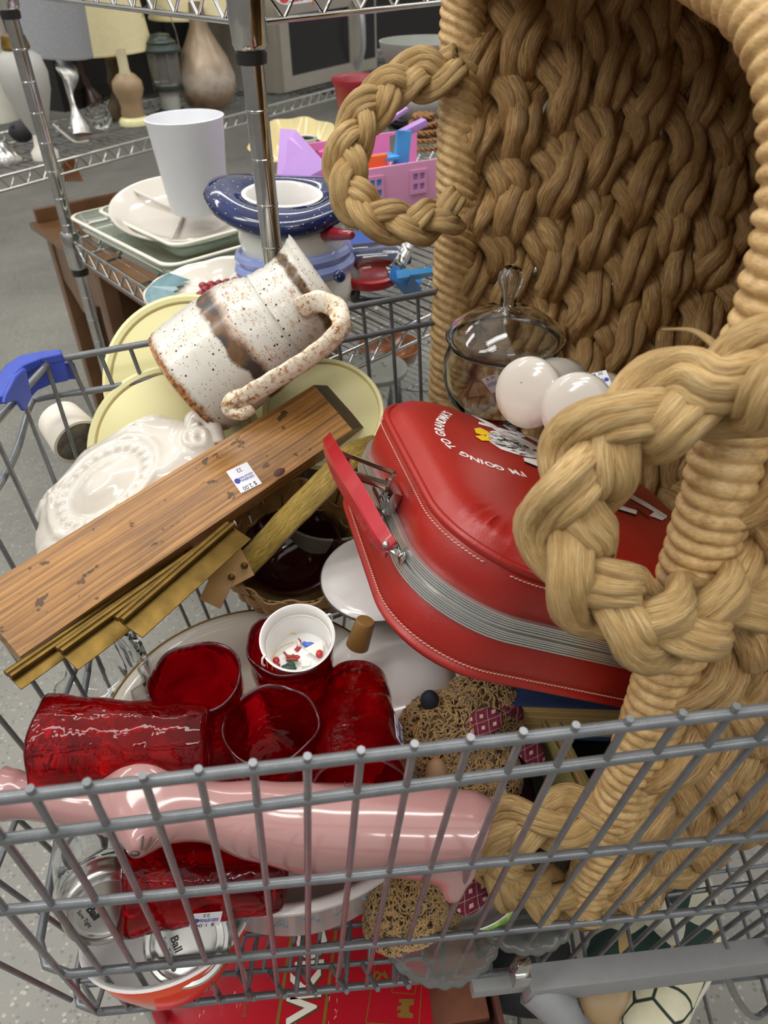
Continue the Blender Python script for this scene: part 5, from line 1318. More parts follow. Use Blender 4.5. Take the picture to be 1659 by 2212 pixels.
# wooden side table beyond the shelf
TW = mat('oak_stain', '6d4c2e', .38, .35, 9, bump=.1, bs=60, coat=.2)
T0 = V((-1.055, 2.43, 0)); td1 = V((.62, -.785, 0)).normalized(); td2 = V((.785, .62, 0))
TM = Matrix((td1, td2, V((0, 0, 1)))).transposed().to_4x4(); TM.translation = T0
tb_ = thing('side_table', 'brown wooden side table with arched apron standing behind the wire shelf', 'table', TM)
b = MB(); b.box((-.03, -.03, .645), (1.0, .45, .665), TM, .005); b.build('table_top', TW, tb_, 30)
b = MB(); b.box((-.01, .40, .665), (1.0, .42, .71), TM, .005); b.box((-.02, -.01, .665), (-.0, .42, .705), TM, .004); b.build('back_ledge', TW, tb_, 30)
for x in (0, .36, .92):
    for y in (0, .38):
        b = MB(); b.box((x, y, 0), (x + (.06 if x else .045), y + .045, .645), TM, .003); b.build('leg', TW, tb_, 30)
b = MB(); b.box((.0, .04, .05), (.015, .40, .645), TM, .002); b.build('side_panel', TW, tb_, 30)
b = MB(); apr = [(.045, .645), (.045, .50), (.10, .47), (.14, .44), (.165, .42), (.19, .43), (.20, .45), (.24, .47), (.36, .50), (.36, .645)]
b.poly(apr, .015, TM @ Matrix.Translation((0, .02, 0)) @ Matrix.Rotation(PI / 2, 4, 'X')); b.build('apron', TW, tb_, 0)
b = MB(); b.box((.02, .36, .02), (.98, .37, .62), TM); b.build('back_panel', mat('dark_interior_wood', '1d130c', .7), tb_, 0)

# ---------------- the second wire shelf with lamps and microwave ----------------
E0, E1 = atz(-60, 398, .9), atz(1000, 118, .9); ed = (E1 - E0).normalized(); eb = V((-ed.y, ed.x, 0)); el = 4.0
sh2 = thing('wire_shelf_unit', 'far chrome wire shelf unit holding lamps and a microwave', 'shelf', Matrix.Translation(V((E0.x, E0.y, 0))))
EB = V((E0.x, E0.y, 0)) - ed * .6
b = MB()
truss(b, EB, EB + ed * el, .9, .032, .004, .05); truss(b, EB + eb * .46, EB + ed * el + eb * .46, .9, .032, .004, .05); b.build('shelf_truss', CHROME, sh2, 60)
b = MB()
for i in range(130): p = EB + ed * (el * i / 130); b.tube([p + V((0, 0, .902)), p + eb * .46 + V((0, 0, .902))], .0017, 4)
for i in range(1, 5): p = EB + eb * (.46 * i / 5); b.tube([p + V((0, 0, .897)), p + ed * el + V((0, 0, .897))], .003, 5)
b.build('shelf_wires', DULL, sh2, 60)
for p in (EB, EB + eb * .46, EB + ed * el, EB + ed * el + eb * .46): post(p, 0, 2.0, sh2)
def onshelf(x, y):      # point of the far shelf seen at x, y
    return atz(x, y, .905)
DB = mat('black_panel', '141312', .5, .1)
# plain black box filling the dark area behind the lamps
q = onshelf(470, 215) + eb * .30; M = Matrix((ed, eb, V((0, 0, 1)))).transposed().to_4x4(); M.translation = V((q.x, q.y, .905))
t = thing('black_backdrop', 'plain black cabinet standing behind the lantern and the pear shaped lamp', 'backdrop', M)
b = MB(); b.box((-.42, 0, 0), (.62, .10, 1.0), M, .004); b.build('backdrop_body', DB, t, 30)
b = MB(); b.box((-.36, -.006, .06), (.05, 0, .9), M, .002); b.box((.08, -.006, .06), (.56, 0, .9), M, .002); b.build('backdrop_panel', DB, t, 30)
# microwave
m0 = onshelf(612, 205); M = Matrix((ed, eb, V((0, 0, 1)))).transposed().to_4x4(); M.translation = V((m0.x, m0.y, .907))
mw = thing('microwave_oven', 'stainless steel microwave oven with black window on the far shelf', 'microwave', M)
MWW, MWH = .62, .285; MWS = mat('stainless_face', 'a09a90', .4, .05, 20, metal=.45)
b = MB(); b.box((0, .01, 0), (MWW, .36, MWH), M, .006); b.build('microwave_case', MWS, mw, 30)
b = MB(); hole_wall(b, MWW * .80, MWH - .01, -.006, [(.05, MWW * .80 - .075, .045, MWH - .055)], M @ Matrix.Translation((.004, 0, .005)), .018); b.build('door_frame', MWS, mw, 0)
b = MB(); b.box((.05, .002, .045), (MWW * .80 - .06, .008, MWH - .045), M); b.build('door_window', mat('oven_window', '1b1c1b', .25, .1, 30), mw, 0)
b = MB(); b.box((MWW * .81, -.004, .01), (MWW - .006, .01, MWH - .01), M, .002); b.build('control_panel', MWS, mw, 0)
b = MB(); b.box((MWW * .84, -.006, .05), (MWW - .02, -.003, MWH - .03), M, .002); b.build('control_display', mat('display_black', '15161a', .2), mw, 0)
P_ = spline([M @ V((MWW * .80 - .035, -.004, .03)), M @ V((MWW * .80 - .04, -.04, .08)), M @ V((MWW * .80 - .045, -.05, .15)), M @ V((MWW * .80 - .04, -.04, .22)), M @ V((MWW * .80 - .035, -.004, .26))], 8)
b = MB(); b.tube(P_, .012, 12, ry=.008); b.build('door_handle', mat('silver_plastic', 'a3a3a6', .3, .05, metal=.5), mw)
# lamps
def shade(parent, M, r0, r1, h, m):
    b = MB(); b.lathe([(r0, 0), (r1, h), (r1 - .002, h), (r0 - .002, .001)], 56, M); b.build('lamp_shade', m, parent, 60)
    b = MB(); b.lathe([(r0 + .001, -.001), (r0 + .0015, .005), (r0 - .003, .005), (r0 - .003, -.001)], 56, M); b.build('shade_hem', m, parent, 60)
SHC = mat('cream_shade', 'd8cda2', .8, .05, 60); SHG = mat('grey_shade', '8b8d91', .85, .1, 160); SHW = mat('white_shade', 'd9d5c6', .8, .04)
# grey shade lamp with twisted metal base
q = onshelf(190, 298); M = Matrix.Translation(q); t = thing('table_lamp', 'lamp with grey drum shade and bent silver metal base', 'lamp', M)
b = MB(); b.box((-.045, -.04, 0), (.05, .04, .012), M @ Matrix.Rotation(.6, 4, 'Z'), .002); b.build('lamp_base', STEEL, t, 30)
b = MB(); b.tube(spline([at(178, 290, 2.05), at(165, 250, 2.04), at(152, 205, 2.03), at(150, 165, 2.02), at(138, 135, 2.02), at(140, 110, 2.02)], 8), lambda q: .018 + .012 * math.cos(q * 9), 12, ry=.012); b.build('lamp_stem', STEEL, t)
shade(t, Matrix.Translation(at(128, 118, 2.05)) @ Matrix.Rotation(.1, 4, 'Y'), .088, .078, .28, SHG)
# frosted glass lamp
q = onshelf(100, 342); M = Matrix.Translation(q); t = thing('table_lamp', 'frosted glass lamp body with gold cap and white foot at the left', 'lamp', M)
b = MB(); b.lathe([(.0001, 0), (.034, 0), (.034, .018), (.022, .03), (.018, .06)], 40, M); b.build('lamp_foot', mat('pearl_glaze', 'd3d0c4', .25, .06), t, 60)
b = MB(); b.lathe([(.018, .06), (.032, .09), (.056, .16), (.060, .20), (.052, .235), (.030, .25)], 40, M); b.build('lamp_body', mat('frosted_glass', 'a8a8a2', .55, .06), t, 60)
b = MB(); b.lathe([(.030, .248), (.034, .255), (.028, .28), (.010, .285)], 32, M); b.build('gold_cap', BRASS, t)
# white left pieces
q = onshelf(14, 262); M = Matrix.Translation(q) @ Matrix.Rotation(-.12, 4, 'Y'); simple('tall_white_vase', 'plain white tapering vase at the far left edge of the shelf', 'vase', [(.045, 0), (.05, .05), (.04, .14), (.03, .19)], [(.026, .19), (.03, .12)], M, mat('white_satin', 'c9c9be', .4, .05), 'vase_body')
q = onshelf(6, 352); M = Matrix.Translation(q); simple('silver_dish_base', 'silver ribbed shell shaped base at the far left edge of the shelf', 'lamp base', [(.05, 0), (.052, .01), (.02, .05)], [(.01, .05), (.01, .04)], M, LIDM, 'ribbed_body', 60, lambda r, z, a: (r * (1 + .05 * math.cos(a * 14)) * math.cos(a), r * (1 + .05 * math.cos(a * 14)) * math.sin(a), z))
q = onshelf(52, 308); M = Matrix.Translation(q); b = MB(); b.ball(q + V((0, 0, .028)), (.034, .03, .028), 16); b.ball(q + V((-.01, -.02, .045)), (.006, .006, .006), 8); tag(b.build('black_pouch', mat('black_cloth', '1d1f24', .7), None), 'small round black pouch left of the frosted glass lamp', 'pouch')
b = MB(); b.ball(onshelf(36, 215), (.012, .008, .014), 10, None); b.disp(lambda p: p + V((0, 0, .03))); tag(b.build('gold_charm', mat('pale_gold', 'd9c877', .3, .1, metal=.5), None), 'small pale gold charm in front of the frosted lamp', 'ornament')
# dark turned wood stick
q = onshelf(212, 232); M = Matrix.Translation(q) @ Matrix.Rotation(-.28, 4, 'Y'); t = simple('wooden_candlestick', 'dark brown turned wood candlestick in front of the red bowl', 'candlestick', [(.034, 0), (.032, .02), (.018, .05), (.012, .07), (.016, .085), (.011, .10), (.018, .125), (.008, .2), (.012, .25)], [(.008, .25), (.006, .2)], M, mat('dark_walnut', '33201d', .3, .2), 'turned_body')
q = onshelf(196, 212) + eb * .05; M = Matrix.Translation(q); simple('red_bowl', 'bright red plastic bowl behind the dark candlestick', 'bowl', [(.05, 0), (.055, .004), (.078, .036), (.084, .04)], [(.084, .043), (.076, .042), (.05, .008)], M, mat('bright_red', 'e0281f', .35, .05), 'bowl_body')
for x, y in ((222, 262), (246, 244)):
    q = onshelf(x, y + 8); M = Matrix.Translation(q) @ Matrix.Rotation(.5, 4, 'X'); simple('crystal_piece', 'clear ribbed glass piece between the candlestick and the tan lamp', 'glassware', [(.02, 0), (.034, .02), (.038, .05)], [(.034, .05), (.03, .02), (.01, .01)], M, CLEAR, 'glass_body', 48, lambda r, z, a: (r * (1 + .06 * math.cos(a * 12)) * math.cos(a), r * (1 + .06 * math.cos(a * 12)) * math.sin(a), z), 'ribbed glass pieces')
# tan lamp with cream shade
q = onshelf(292, 268); M = Matrix.Translation(q); t = thing('table_lamp', 'lamp with big cream shade and round tan ceramic body', 'lamp', M)
b = MB(); b.lathe([(.0001, 0), (.046, 0), (.047, .012), (.040, .020), (.033, .022)], 40, M); b.build('lamp_foot', CREAM, t, 60)
b = MB(); b.lathe([(.033, .02), (.036, .03), (.032, .05), (.036, .07), (.046, .095), (.044, .118), (.028, .135), (.020, .14)], 40, M); b.build('lamp_body', mat('tan_glaze', '9c8464', .4, .08), t, 60)
b = MB(); b.lathe([(.018, .138), (.015, .15), (.015, .20)], 24, M); b.build('lamp_neck', mat('ivory_tube', 'c9bf9c', .4), t)
shade(t, Matrix.Translation(at(248, 112, 2.34)) @ Matrix.Rotation(-.05, 4, 'Y'), .118, .10, .25, SHC)
q = onshelf(305, 262) + eb * .08; M = Matrix.Translation(q); simple('bronze_figure', 'dark bronze scroll figure behind the tan lamp', 'figurine', [(.04, 0), (.045, .02), (.03, .05), (.02, .08), (.026, .11), (.018, .14), (.02, .17)], [(.01, .17), (.012, .1)], M, mat('bronze', '4a3c26', .4, .3, 60, metal=.5), 'figure_body', 40, lambda r, z, a: (r * (1 + .2 * math.cos(a * 3 + z * 60)) * math.cos(a), r * (1 + .2 * math.cos(a * 3 + z * 60)) * math.sin(a), z))
# lantern
q = onshelf(374, 250); M = Matrix.Translation(q); t = thing('camping_lantern', 'dark green camping lantern with clear globe and wire bail', 'lantern', M)
DG = mat('dark_green_enamel', '26342f', .35, .1)
b = MB(); b.lathe([(.0001, 0), (.055, 0), (.056, .012), (.04, .02), (.03, .022)], 36, M); b.lathe([(.045, .075), (.047, .085), (.03, .09)], 36, M); b.build('lantern_base', DG, t, 50)
b = MB(); b.lathe([(.03, .02), (.032, .05), (.03, .078)], 32, M); b.build('fuel_collar', mat('grey_metal_paint', '9fa19a', .4), t)
b = MB(); b.lathe([(.040, .088), (.044, .10), (.046, .17), (.044, .18)], 36, M); b.build('globe', mkgl('smoky_globe', 'b9b9b4'), t)
b = MB(); b.lathe([(.058, .178), (.060, .186), (.045, .20), (.046, .206), (.032, .215), (.03, .225), (.0001, .23)], 36, M); b.build('lantern_hood', DG, t, 50)
b = MB(); b.tube(spline([M @ V((-.055, 0, .185)), M @ V((-.045, 0, .26)), M @ V((-.02, 0, .30)), M @ V((.03, 0, .29)), M @ V((.05, 0, .24)), M @ V((.055, 0, .185))], 8), .0016, 6); b.build('bail', CHROME, t)
for k in range(4):
    a = k * PI / 2 + .5; b = MB(); b.tube([M @ V((.047 * math.cos(a), .047 * math.sin(a), .085)), M @ V((.047 * math.cos(a), .047 * math.sin(a), .185))], .0015, 6); b.build('globe_guard', CHROME, t)
# pear lamp
q = onshelf(455, 238); M = Matrix.Translation(q); t = thing('table_lamp', 'lamp with pear shaped mottled brown and silver body', 'lamp', M)
def mk_mott():
    n = NT('mottled_silver_brown'); co = n.co(); s = n.sep(co); f = n.noise(co, 18, 5, .7); k = n.math('ADD', s[2], n.math('MULTIPLY', f, .12))
    n.base(n.ramp(k, [(.05, '5a3c26'), (.11, '8b7660'), (.15, 'b8aca0'), (.19, '9c8b76'), (.28, '7c6a54')])); n.set(rough=.35, metal=.3); return n.m
b = MB(); b.lathe([(.0001, 0), (.05, 0), (.075, .02), (.094, .065), (.094, .10), (.078, .15), (.048, .20), (.028, .24), (.022, .30)], 48, M); b.build('lamp_body', mk_mott(), t, 60)
shade(t, Matrix.Translation(at(428, 36, 2.5)), .16, .13, .25, SHC)
q = onshelf(30, 240); M = Matrix.Translation(q + eb * .1); t = thing('table_lamp', 'lamp with plain white shade behind the left shelf post', 'lamp', M)
b = MB(); b.lathe([(.0001, 0), (.05, 0), (.05, .02), (.012, .03), (.012, .2)], 32, M); b.build('lamp_base', SHW, t, 50); shade(t, M @ Matrix.Translation((0, 0, .165)), .105, .09, .25, SHW)
b = MB(); b.tube(spline([onshelf(120, 285) + V((0, 0, .02)), onshelf(140, 300) + V((0, 0, .015)), onshelf(165, 312) + V((0, 0, .006)), onshelf(192, 308) + V((0, 0, .004))], 8), .0035, 8); tag(b.build('lamp_cord', mat('clear_cord', 'b4b0a4', .3), None), 'pale lamp cord curling on the far wire shelf', 'cord')
t0 = at(152, 368, 2.12); M = Matrix.Translation(t0); b = MB()
for k in range(7): b.tube(spline([t0 + V((-.02 + .006 * k, 0, .03)), t0 + V((-.018 + .006 * k, .004, 0)), t0 + V((-.022 + .008 * k, 0, -.03))], 4), .003, 6)
tag(b.build('copper_tassel', mat('copper', '9c6236', .35, .2, metal=.8), None), 'copper coloured tassel hanging under the far wire shelf', 'tassel')
# ---------------- glass dish with lid, shakers, plush toys, books ----------------
g0 = at(1078, 885, .870); GM = Matrix.Translation((g0.x, g0.y, g0.z))
gd = thing('candy_jar', 'clear round glass candy jar with domed knob lid in the basket mouth', 'jar', GM)
k = .87 / 1620
b = MB(); thick_lathe(b, [(.032, 0), (.045, .003), (.060, .020), (.0665, .045), (.0655, .066), (.060, .082), (.0615, .088)], [(.0598, .088), (.058, .082), (.0635, .066), (.0645, .045), (.058, .021), (.04, .0055)], 64, GM); b.build('jar_body', CLEAR, gd, 180)
b = MB(); thick_lathe(b, [(.0585, .084), (.0640, .0895), (.0650, .0915), (.058, .101), (.040, .114), (.018, .121), (.0085, .126), (.0080, .140), (.0125, .150), (.0130, .157), (.0095, .166), (.003, .1685)], [(.0015, .1665), (.006, .162), (.0085, .156), (.006, .148), (.004, .135), (.004, .124), (.015, .1185), (.038, .1115), (.056, .0985), (.0615, .0915), (.0565, .086)], 64, GM); b.build('jar_lid', CLEAR, gd, 180)
n_ = (CAM - at(1068, 828, .8)); n_.z = 0; n_.normalize(); pt = at(1068, 828, .815)
price_tag(gd, frame(pt, z=n_ + V((0, 0, -.25)), x=V((.85, -.1, .55))), .019, .023, '.50')
def shaker(p, q, r, label, holes=True):
    M = axis_frame(q, p, x=RT); L_ = (V(p) - V(q)).length; t = thing('salt_shaker', label, 'shaker', M, 'white shakers')
    b = MB(); b.lathe([(.0001, 0), (r * .75, .001), (r * .98, .012), (r * 1.02, L_ * .35), (r * .88, L_ * .62), (r * .80, L_ * .76), (r * 1.0, L_ * .84), (r * 1.12, L_ * .90), (r * 1.08, L_ * .95), (r * .8, L_ * .985), (r * .4, L_ * 1.0), (.0001, L_ * 1.003)], 56, M); b.build('shaker_body', WHITE, t, 180)
    if holes:
        for hx_, hy_ in ((-.006, -.004), (.004, .001), (-.003, .009)):
            b = MB(); b.lathe([(.0001, L_ * 1.0035), (.0016, L_ * 1.0035), (.0018, L_ * .995)], 10, M @ Matrix.Translation((hx_, hy_, -.0003))); b.build('hole', mat('hole_shadow', '2c2620', .8, 0), t)
    return t
shaker(at(1132, 850, .722), at(1228, 836, .800), .0315, 'white shaker with three holes facing left, next to the candy jar')
s2 = shaker(at(1240, 888, .655), at(1312, 868, .738), .0300, 'white shaker nearer the camera, partly behind the front basket handle', False)
price_tag(s2, frame(at(1298, 824, .665), z=V((-.1, -.5, .9)), x=V((.9, .2, 0))), .016, .02, '.50')

# plush dogs
FURM = mat('tan_fur', 'a5834e', .9, .3, 140, sheen=.4)
FURB = mat('tan_fur_light', '7a5c33', .9, .25, 90)
def mk_plaid():
    n = NT('burgundy_plaid'); co = n.co('Object', (1, 1, 1), (.6, .3, .5)); s = n.sep(co); 
    fx_2 = n.math('FRACT', n.math('MULTIPLY', s[0], 95)); fz = n.math('FRACT', n.math('MULTIPLY', s[2], 95))
    a = n.math('LESS_THAN', fx_2, .3); c = n.math('LESS_THAN', fz, .3); both = n.math('MULTIPLY', a, c)
    ln = n.math('MULTIPLY', n.math('ADD', n.math('LESS_THAN', n.math('ABSOLUTE', n.math('SUBTRACT', fx_2, .65)), .035), n.math('LESS_THAN', n.math('ABSOLUTE', n.math('SUBTRACT', fz, .65)), .035)), .45)
    n.base(n.mix(n.math('MAXIMUM', both, ln), n.ramp(n.noise(co, 300), [(.3, '5c1428'), (.7, '74203a')]), 'cfa59a')); n.set(rough=.85); n.bump(n.noise(co, 700), .2, .0005); return n.m
PLAID = mk_plaid()
def fur(parent, blobs, n, seed, ln=.010):
    rg2 = random.Random(seed)
    b = MB()
    for c, r in blobs: b.ball(c, r, 24)
    b.disp(lambda p: p + V((mnoise.noise(p * 120), mnoise.noise(p * 120 + V((5, 0, 0))), mnoise.noise(p * 120 + V((0, 9, 0))))) * .0022)
    o = b.build('plush_body', FURB, parent, 180)
    b = MB(); tot = sum(r[0] * r[1] for c, r in blobs)
    for c, r in blobs:
        for i in range(int(n * r[0] * r[1] / tot)):
            v = V((rg2.gauss(0, 1), rg2.gauss(0, 1), rg2.gauss(0, 1))).normalized()
            if v.dot(FW) > .35: continue
            p = c + V((v.x * r[0], v.y * r[1], v.z * r[2])); tg = v.orthogonal().normalized(); tg = Quaternion(v, rg2.uniform(0, 6.28)) @ tg; bt = v.cross(tg)
            pts_ = [p + v * (ln * .12) , p + v * ln * .45 + tg * ln * .30, p + v * ln * .6 + tg * ln * .55 + bt * ln * .3, p + v * ln * .35 + tg * ln * .75 + bt * ln * .5]
            b.tube(pts_, lambda q: .0014 * (1 - .5 * q), 4)
    f_ = b.build('fur', FURM, parent, 180); f_['kind'] = 'stuff'
    return o
def ear(parent, pts, th=.006, m=PLAID, name='ear'):
    P = [at(*p) for p in pts]; c = sum(P, V()) / len(P); P = spline(P, 5, True); n_ = V((.1, -.75, .6)); 
    b = MB(); rings = []
    for s_, o_ in ((.02, -th), (.6, -th), (.92, -th * .6), (1.0, 0), (.92, th * .6), (.6, th), (.02, th)): rings.append([c + (p - c) * s_ - n_.normalized() * -o_ for p in P])
    b.loft(rings); return b.build(name, m, parent, 180)
h = at(965, 1590, .800); t = thing('plush_dog', 'tan curly plush dog with burgundy plaid ears between platter and suitcase', 'plush toy', Matrix.Translation(h))
fur(t, [(h, (.050, .04, .045)), (at(1035, 1540, .83), (.045, .04, .035)), (at(1020, 1680, .80), (.047, .04, .048)), (at(905, 1520, .86), (.030, .03, .025)), (at(960, 1680, .79), (.022, .022, .035))], 8500, 2)
b = MB(); b.ball(at(928, 1512, .772), (.010, .009, .012), 14); b.build('plush_nose', mat('black_felt', '1b1f2a', .8), t)
b = MB(); b.ball(at(990, 1562, .763), .0034, 10); b.build('plush_eye', BLACK, t)
ear(t, [(1000, 1560, .765), (1005, 1600, .76), (1050, 1592, .757), (1085, 1565, .76), (1080, 1535, .765), (1040, 1530, .765)], .004)
ear(t, [(910, 1530, .79), (882, 1560, .79), (880, 1590, .79), (905, 1605, .79), (925, 1590, .785), (918, 1560, .785)], .004)
b = MB(); b.ball(at(942, 1672, .765), (.012, .012, .024), 14); b.build('muzzle', mat('beige_felt', 'b59470', .85, .1), t)
ear(t, [(1105, 1580, .80), (1120, 1630, .79), (1155, 1660, .785), (1178, 1640, .79), (1165, 1600, .80), (1130, 1570, .805)], .004, name='bow')
ear(t, [(1075, 1515, .80), (1100, 1545, .79), (1130, 1555, .80), (1125, 1520, .81), (1100, 1510, .81)], .004, name='bow')
b = MB(); b.tube(spline([at(1045, 1712, .765), at(1065, 1745, .755), at(1080, 1790, .75)], 6), .020, 12, ry=.006, up=-FW); b.build('striped_scarf', mat('cream_stripe_cloth', 'b9a896', .85, .2, 120), t)
h = at(880, 1950, .745); t = thing('plush_dog', 'second tan plush dog lying low in the cart under the vase foot', 'plush toy', Matrix.Translation(h))
fur(t, [(h, (.036, .035, .036)), (at(850, 1990, .76), (.025, .025, .022)), (at(930, 1960, .76), (.025, .025, .02))], 4200, 5)
b = MB(); b.ball(at(880, 2005, .725), (.014, .014, .018), 14, None); b.build('muzzle', MATS['beige_felt'], t)
ear(t, [(985, 1900, .735), (955, 1930, .73), (1000, 1978, .72), (1040, 1960, .725), (1058, 1920, .73), (1045, 1888, .735)], .004)

# books under the suitcase
def book(name_l, c, x, z, w, d_, th, cover, pages=True, lab=''):
    M = frame(c, x=V(x), z=V(z)); t = thing('book', name_l, 'book', M, None)
    b = MB(); b.box((-w / 2, -d_ / 2, th / 2 - .003), (w / 2, d_ / 2, th / 2), M, .0008); b.box((-w / 2, -d_ / 2, -th / 2), (w / 2, d_ / 2, -th / 2 + .003), M, .0008); b.box((-w / 2, d_ / 2 - .002, -th / 2), (w / 2, d_ / 2 + .003, th / 2), M, .001); b.build('cover', cover, t, 30)
    b = MB(); b.box((-w / 2 + .004, -d_ / 2 + .004, -th / 2 + .003), (w / 2 - .004, d_ / 2 - .002, th / 2 - .003), M); b.build('pages', PAGES, t, 0); return t
def mk_pages():
    n = NT('aged_pages'); s = n.noise(n.co('Object', (3, 3, 500)), 3, 2); n.base(n.ramp(s, [(.35, '8f7445'), (.65, 'bd9f66')])); n.set(rough=.8); n.bump(s, .4, .001); return n.m
PAGES = mk_pages()
NB = mat('navy_cloth', '22365e', .7, .2, 90); DGn = mat('dark_green_cloth', '1e2a22', .7, .2, 60); DRd = mat('maroon_cloth', '3c1218', .7, .2); TAN_ = mat('olive_cloth', '8c8350', .6, .25, 70)
book('worn navy book with yellowed pages showing, just under the suitcase', at(1238, 1568, .80) + V((.01, .070, -.02)), (1, -.12, -.05), (.0, .28, .95), .19, .14, .044, NB)
book('dark green book below the navy one, behind the basket handle', at(1290, 1665, .87), (.95, .2, -.1), (.1, -.5, .85), .17, .12, .045, DGn)
book('olive spined book standing beside the dark green book', at(1200, 1680, .83), (.25, .3, -.9), (-.9, -.3, .0), .12, .12, .018, TAN_)
book('maroon book lying at the bottom beside the plush dog', at(1150, 1720, .86), (.9, -.2, -.1), (.1, -.4, .9), .15, .12, .03, DRd)

# ---------------- things on the lower tray ----------------
BZ = .355
RBX = mat('red_card', 'ab0c20', .32, .1, 6, coat=.2); GLD = mat('gold_print', '8a6a2c', .4, .1, metal=.3)
c1, c2 = atz(400, 2118, BZ), atz(378, 2230, BZ); r1 = atz(935, 2205, BZ); r2 = atz(900, 2035, BZ)
bxx = V((1, .07, 0)).normalized(); byy = V((-.07, 1, 0)); o0 = V((c1.x, c1.y - .02, 0)); 
XM = Matrix((bxx, byy, V((0, 0, 1)))).transposed().to_4x4(); XM.translation = V((c1.x - .01, .06, TZ + .005))
wb = (r1 - V((c1.x - .01, .06, 0))).dot(bxx) * 1.0
rb_ = thing('red_gift_box', 'large scuffed red box with gold lines and white letters under the cart basket', 'box', XM)
hgt = BZ - TZ - .005; b = MB(); b.box((0, 0, 0), (wb, .52, hgt), XM, .002); b.build('box_body', RBX, rb_, 30)
def bdecal(pts, m, name, lay=0):
    b = MB(); P = [atz(x, y, BZ) for x, y in pts]; q = [P[0] - P[0]] ; b.add([V((p.x, p.y, BZ + .0004 + .0002 * lay)) for p in P], [list(range(len(P)))]); return b.build(name, m, rb_, 0)
for l in ([(630, 2020), (596, 2230)], [(726, 2010), (697, 2230)]): bdecal(pline(l[0], l[1], 3.5), GLD, 'gold_line')
for l in ([(790, 2210), (812, 2075)], [(790, 2210), (905, 2216)], [(905, 2216), (915, 2060)], [(846, 2144), (896, 2148)], [(896, 2148), (905, 2095)], [(852, 2092), (846, 2144)]): bdecal(pline(l[0], l[1], .9), GLD, 'gold_outline')
dog = [(862, 2158), (894, 2158), (894, 2170), (884, 2174), (884, 2186), (892, 2190), (892, 2200), (860, 2198), (858, 2190), (866, 2186), (864, 2180), (858, 2184), (858, 2174), (866, 2172), (868, 2166), (862, 2166)]
bdecal(dog, GLD, 'gold_dog_print'); 
pp = [atz(x, y, BZ) + V((0, 0, .0006)) for x, y in ((806, 2122), (812, 2100), (822, 2108), (812, 2118), (826, 2104), (834, 2112), (830, 2098), (838, 2116))]
b = MB(); b.tube(spline(pp, 4), .0014, 4, ry=.0002, up=(0, 0, 1)); b.build('gold_script', GLD, rb_)
WHB = mat('white_box_print', 'dcd7c8', .5, .05); KBB = mat('olive_shadow_print', '4a3b16', .5, .05)
def big_letter(ch, x, y, size, dk=.0):
    p = atz(x, y, BZ); T = Matrix.Translation((p.x, p.y, BZ + .0006)) @ Matrix.Rotation(PI / 2 + .07, 4, 'Z')
    b = MB(); add_text(b, ch, size, Matrix.Translation((.0012, -.0012, -.0002)) @ T, .0001, .0022); b.build('letter_shadow', KBB, rb_, 0)
    b = MB(); add_text(b, ch, size, T, .0001, .0012); b.build('letter_print', WHB, rb_, 0)
big_letter('O', 677, 2034, .052); big_letter('I', 672, 2082, .050); big_letter('K', 664, 2128, .052); big_letter('V', 655, 2178, .050)
for k in range(26):
    x = rg.choice([440, 470, 520, 640, 715, 720, 560]) + rg.uniform(-12, 12); y = rg.uniform(2120, 2210); l = rg.uniform(3, 12)
    bdecal(pline((x, y), (x + rg.uniform(-6, 2), y + l), rg.uniform(.4, 1.4), .3), mat('scuff', 'd9a0a4', .7, .1), 'scuff')
for k in range(9): 
    p = atz(556 - k * 3.5, 2010 + k * 22, BZ); T = Matrix.Translation((p.x, p.y, BZ + .0005)) @ Matrix.Rotation(PI / 2 + .07, 4, 'Z'); b = MB(); add_text(b, ['Indoor', 'Outdoor', 'Lights', 'Set', 'of', 'Ten', 'Pieces', 'Gift', 'Box'][k], .007, T, .0001); b.build('small_print', GLD, rb_, 0)
# brown leather case
LTH = mat('brown_leather', '5e3a30', .4, .2, 30, bump=.2, bs=250)
q = atz(1000, 2160, .34); M = Matrix.Translation((q.x, q.y, TZ + .005)) @ Matrix.Rotation(.12, 4, 'Z'); t = thing('leather_case', 'brown leather case open at the top, right of the red box', 'case', M)
b = MB(); b.box((-.09, -.07, 0), (.045, .10, .05), M, .004); b.build('case_bottom', LTH, t, 30)
b = MB(); 
for lo, hi in (((-.09, -.07, .05), (.045, -.062, .115)), ((.037, -.07, .05), (.045, .10, .115)), ((-.09, .092, .05), (.045, .10, .115))): b.box(lo, hi, M, .003)
b.build('case_wall', LTH, t, 30)
b = MB(); b.box((-.09, -.02, .09), (.03, .085, .105), M, .003); b.build('inner_flap', mat('brown_lining', '7a4a34', .5, .2, 40), t, 30)
b = MB(); b.tube(spline([M @ V((-.09, -.075, .112)), M @ V((0, -.078, .120)), M @ V((.046, -.072, .115))], 6), .006, 8); b.build('rolled_edge', LTH, t)
q = atz(1110, 2060, .28); M = Matrix.Translation((q.x, q.y, TZ + .005)) @ Matrix.Rotation(-.2, 4, 'Z'); t = thing('black_bag', 'black fabric bag on the lower tray behind the leather case', 'bag', M)
b = MB(); b.ball((0, 0, .045), (.085, .07, .045), 28, M); b.disp(lambda p: p + V((mnoise.noise(p * 22), mnoise.noise(p * 22 + V((3, 3, 3))), mnoise.noise(p * 22 + V((9, 0, 0))))) * .010); b.build('bag_body', mat('black_nylon', '17181b', .7, .2), t, 180)
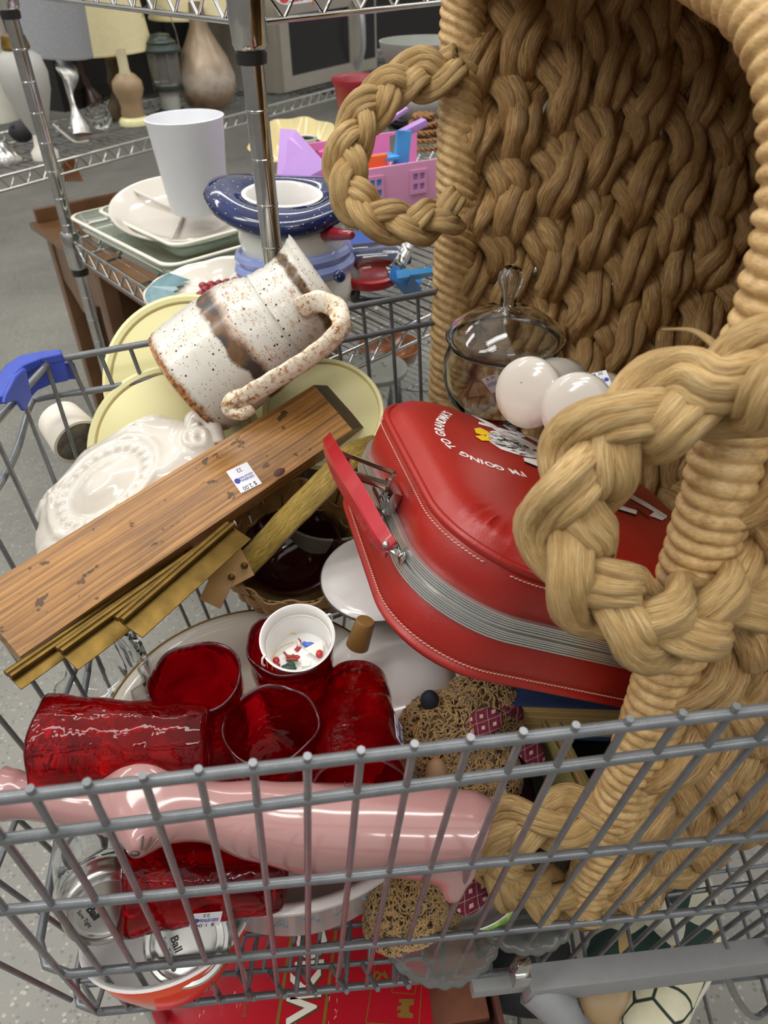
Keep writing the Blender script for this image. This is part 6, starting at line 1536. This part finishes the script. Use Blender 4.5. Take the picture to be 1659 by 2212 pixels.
# sneaker and slipper
def mk_shoe():
    n = NT('cream_canvas'); co = n.co(); v = n.vor(co, 14, 'DISTANCE_TO_EDGE'); n.base(n.mix(n.ramp(v, [(.02, 1.0), (.035, 0.0)]), n.ramp(n.noise(co, 40), [(.3, 'd5d0ae'), (.7, 'e2ddc2')]), '23302a')); n.set(rough=.75); return n.m
q = atz(1445, 2118, .26); M = Matrix.Translation((q.x, q.y, TZ + .004)) @ Matrix.Rotation(.9, 4, 'Z'); sh_ = thing('sneaker', 'cream canvas shoe with dark green line drawing on the lower tray', 'shoe', M)
def shoe_ring(x, w, h0, h1): return [M @ V((x, w * math.cos(a), h0 + (h1 - h0) * (.5 + .5 * math.sin(a)))) for a in [2 * PI * k / 20 for k in range(20)]]
st_ = [(-.10, .018, .012, .05), (-.09, .032, .010, .075), (-.05, .037, .010, .085), (0, .038, .010, .075), (.04, .043, .010, .058), (.08, .044, .010, .046), (.11, .036, .010, .036), (.128, .016, .012, .026)]
b = MB(); b.loft([shoe_ring(*s_) for s_ in st_]); b.build('upper', mk_shoe(), sh_, 180)
b = MB(); b.loft([[M @ V((x, w * 1.1 * math.cos(a), .010 + .010 * math.sin(a))) for a in [2 * PI * k / 20 for k in range(20)]] for x, w, _, _ in [(-.106, .02, 0, 0)] + st_ + [(.134, .018, 0, 0)]]); b.build('sole', mat('white_rubber', 'd8d4c8', .6, .05), sh_, 180)
for k in range(5):
    b = MB(); x = -.01 + k * .018; z_ = .078 - k * .008; b.tube([M @ V((x, -.018, z_ - .004)), M @ V((x + .002, 0, z_)), M @ V((x, .018, z_ - .004))], .0022, 6); b.build('lace', MATS['white_rubber'], sh_)
q = atz(1335, 2128, .25); M = Matrix.Translation((q.x, q.y, TZ + .004)) @ Matrix.Rotation(.6, 4, 'Z'); t = thing('tan_pouch', 'smooth tan rounded pouch left of the cream shoe on the lower tray', 'pouch', M)
b = MB(); b.ball((0, 0, .03), (.062, .045, .03), 30, M); b.disp(lambda p: p + V((0, 0, .004 * math.sin(p.x * 90)))); b.build('pouch_body', mat('tan_satin', 'a58c66', .45, .1, 10), t, 180)
b = MB(); b.tube(spline([M @ V((-.01, -.044, .034)), M @ V((-.006, -.02, .056)), M @ V((0, .02, .058))], 6), .002, 6); b.build('seam', MATS['tan_satin'], t)
q = atz(1420, 1985, .30); M = Matrix.Translation((q.x, q.y, TZ + .06)) @ Matrix.Rotation(.5, 4, 'Z'); t = thing('folded_cloth', 'cream and dark green patterned cloth bundle low behind the basket', 'cloth', M)
b = MB(); b.ball((0, 0, 0), (.11, .06, .05), 32, M); b.disp(lambda p: p + V((mnoise.noise(p * 18), mnoise.noise(p * 18 + V((3, 3, 3))), mnoise.noise(p * 18 + V((9, 0, 0))))) * .02)
def mk_cl():
    n = NT('green_white_cloth'); n.base(n.ramp(n.vor(n.co(), 16, out='Color'), [(.3, '1f3a33'), (.42, 'c9c7b2'), (.6, 'd9d7c9'), (.7, 'b99c68')], 'CONSTANT')); n.set(rough=.8); return n.m
b.build('cloth_body', mk_cl(), t, 180)
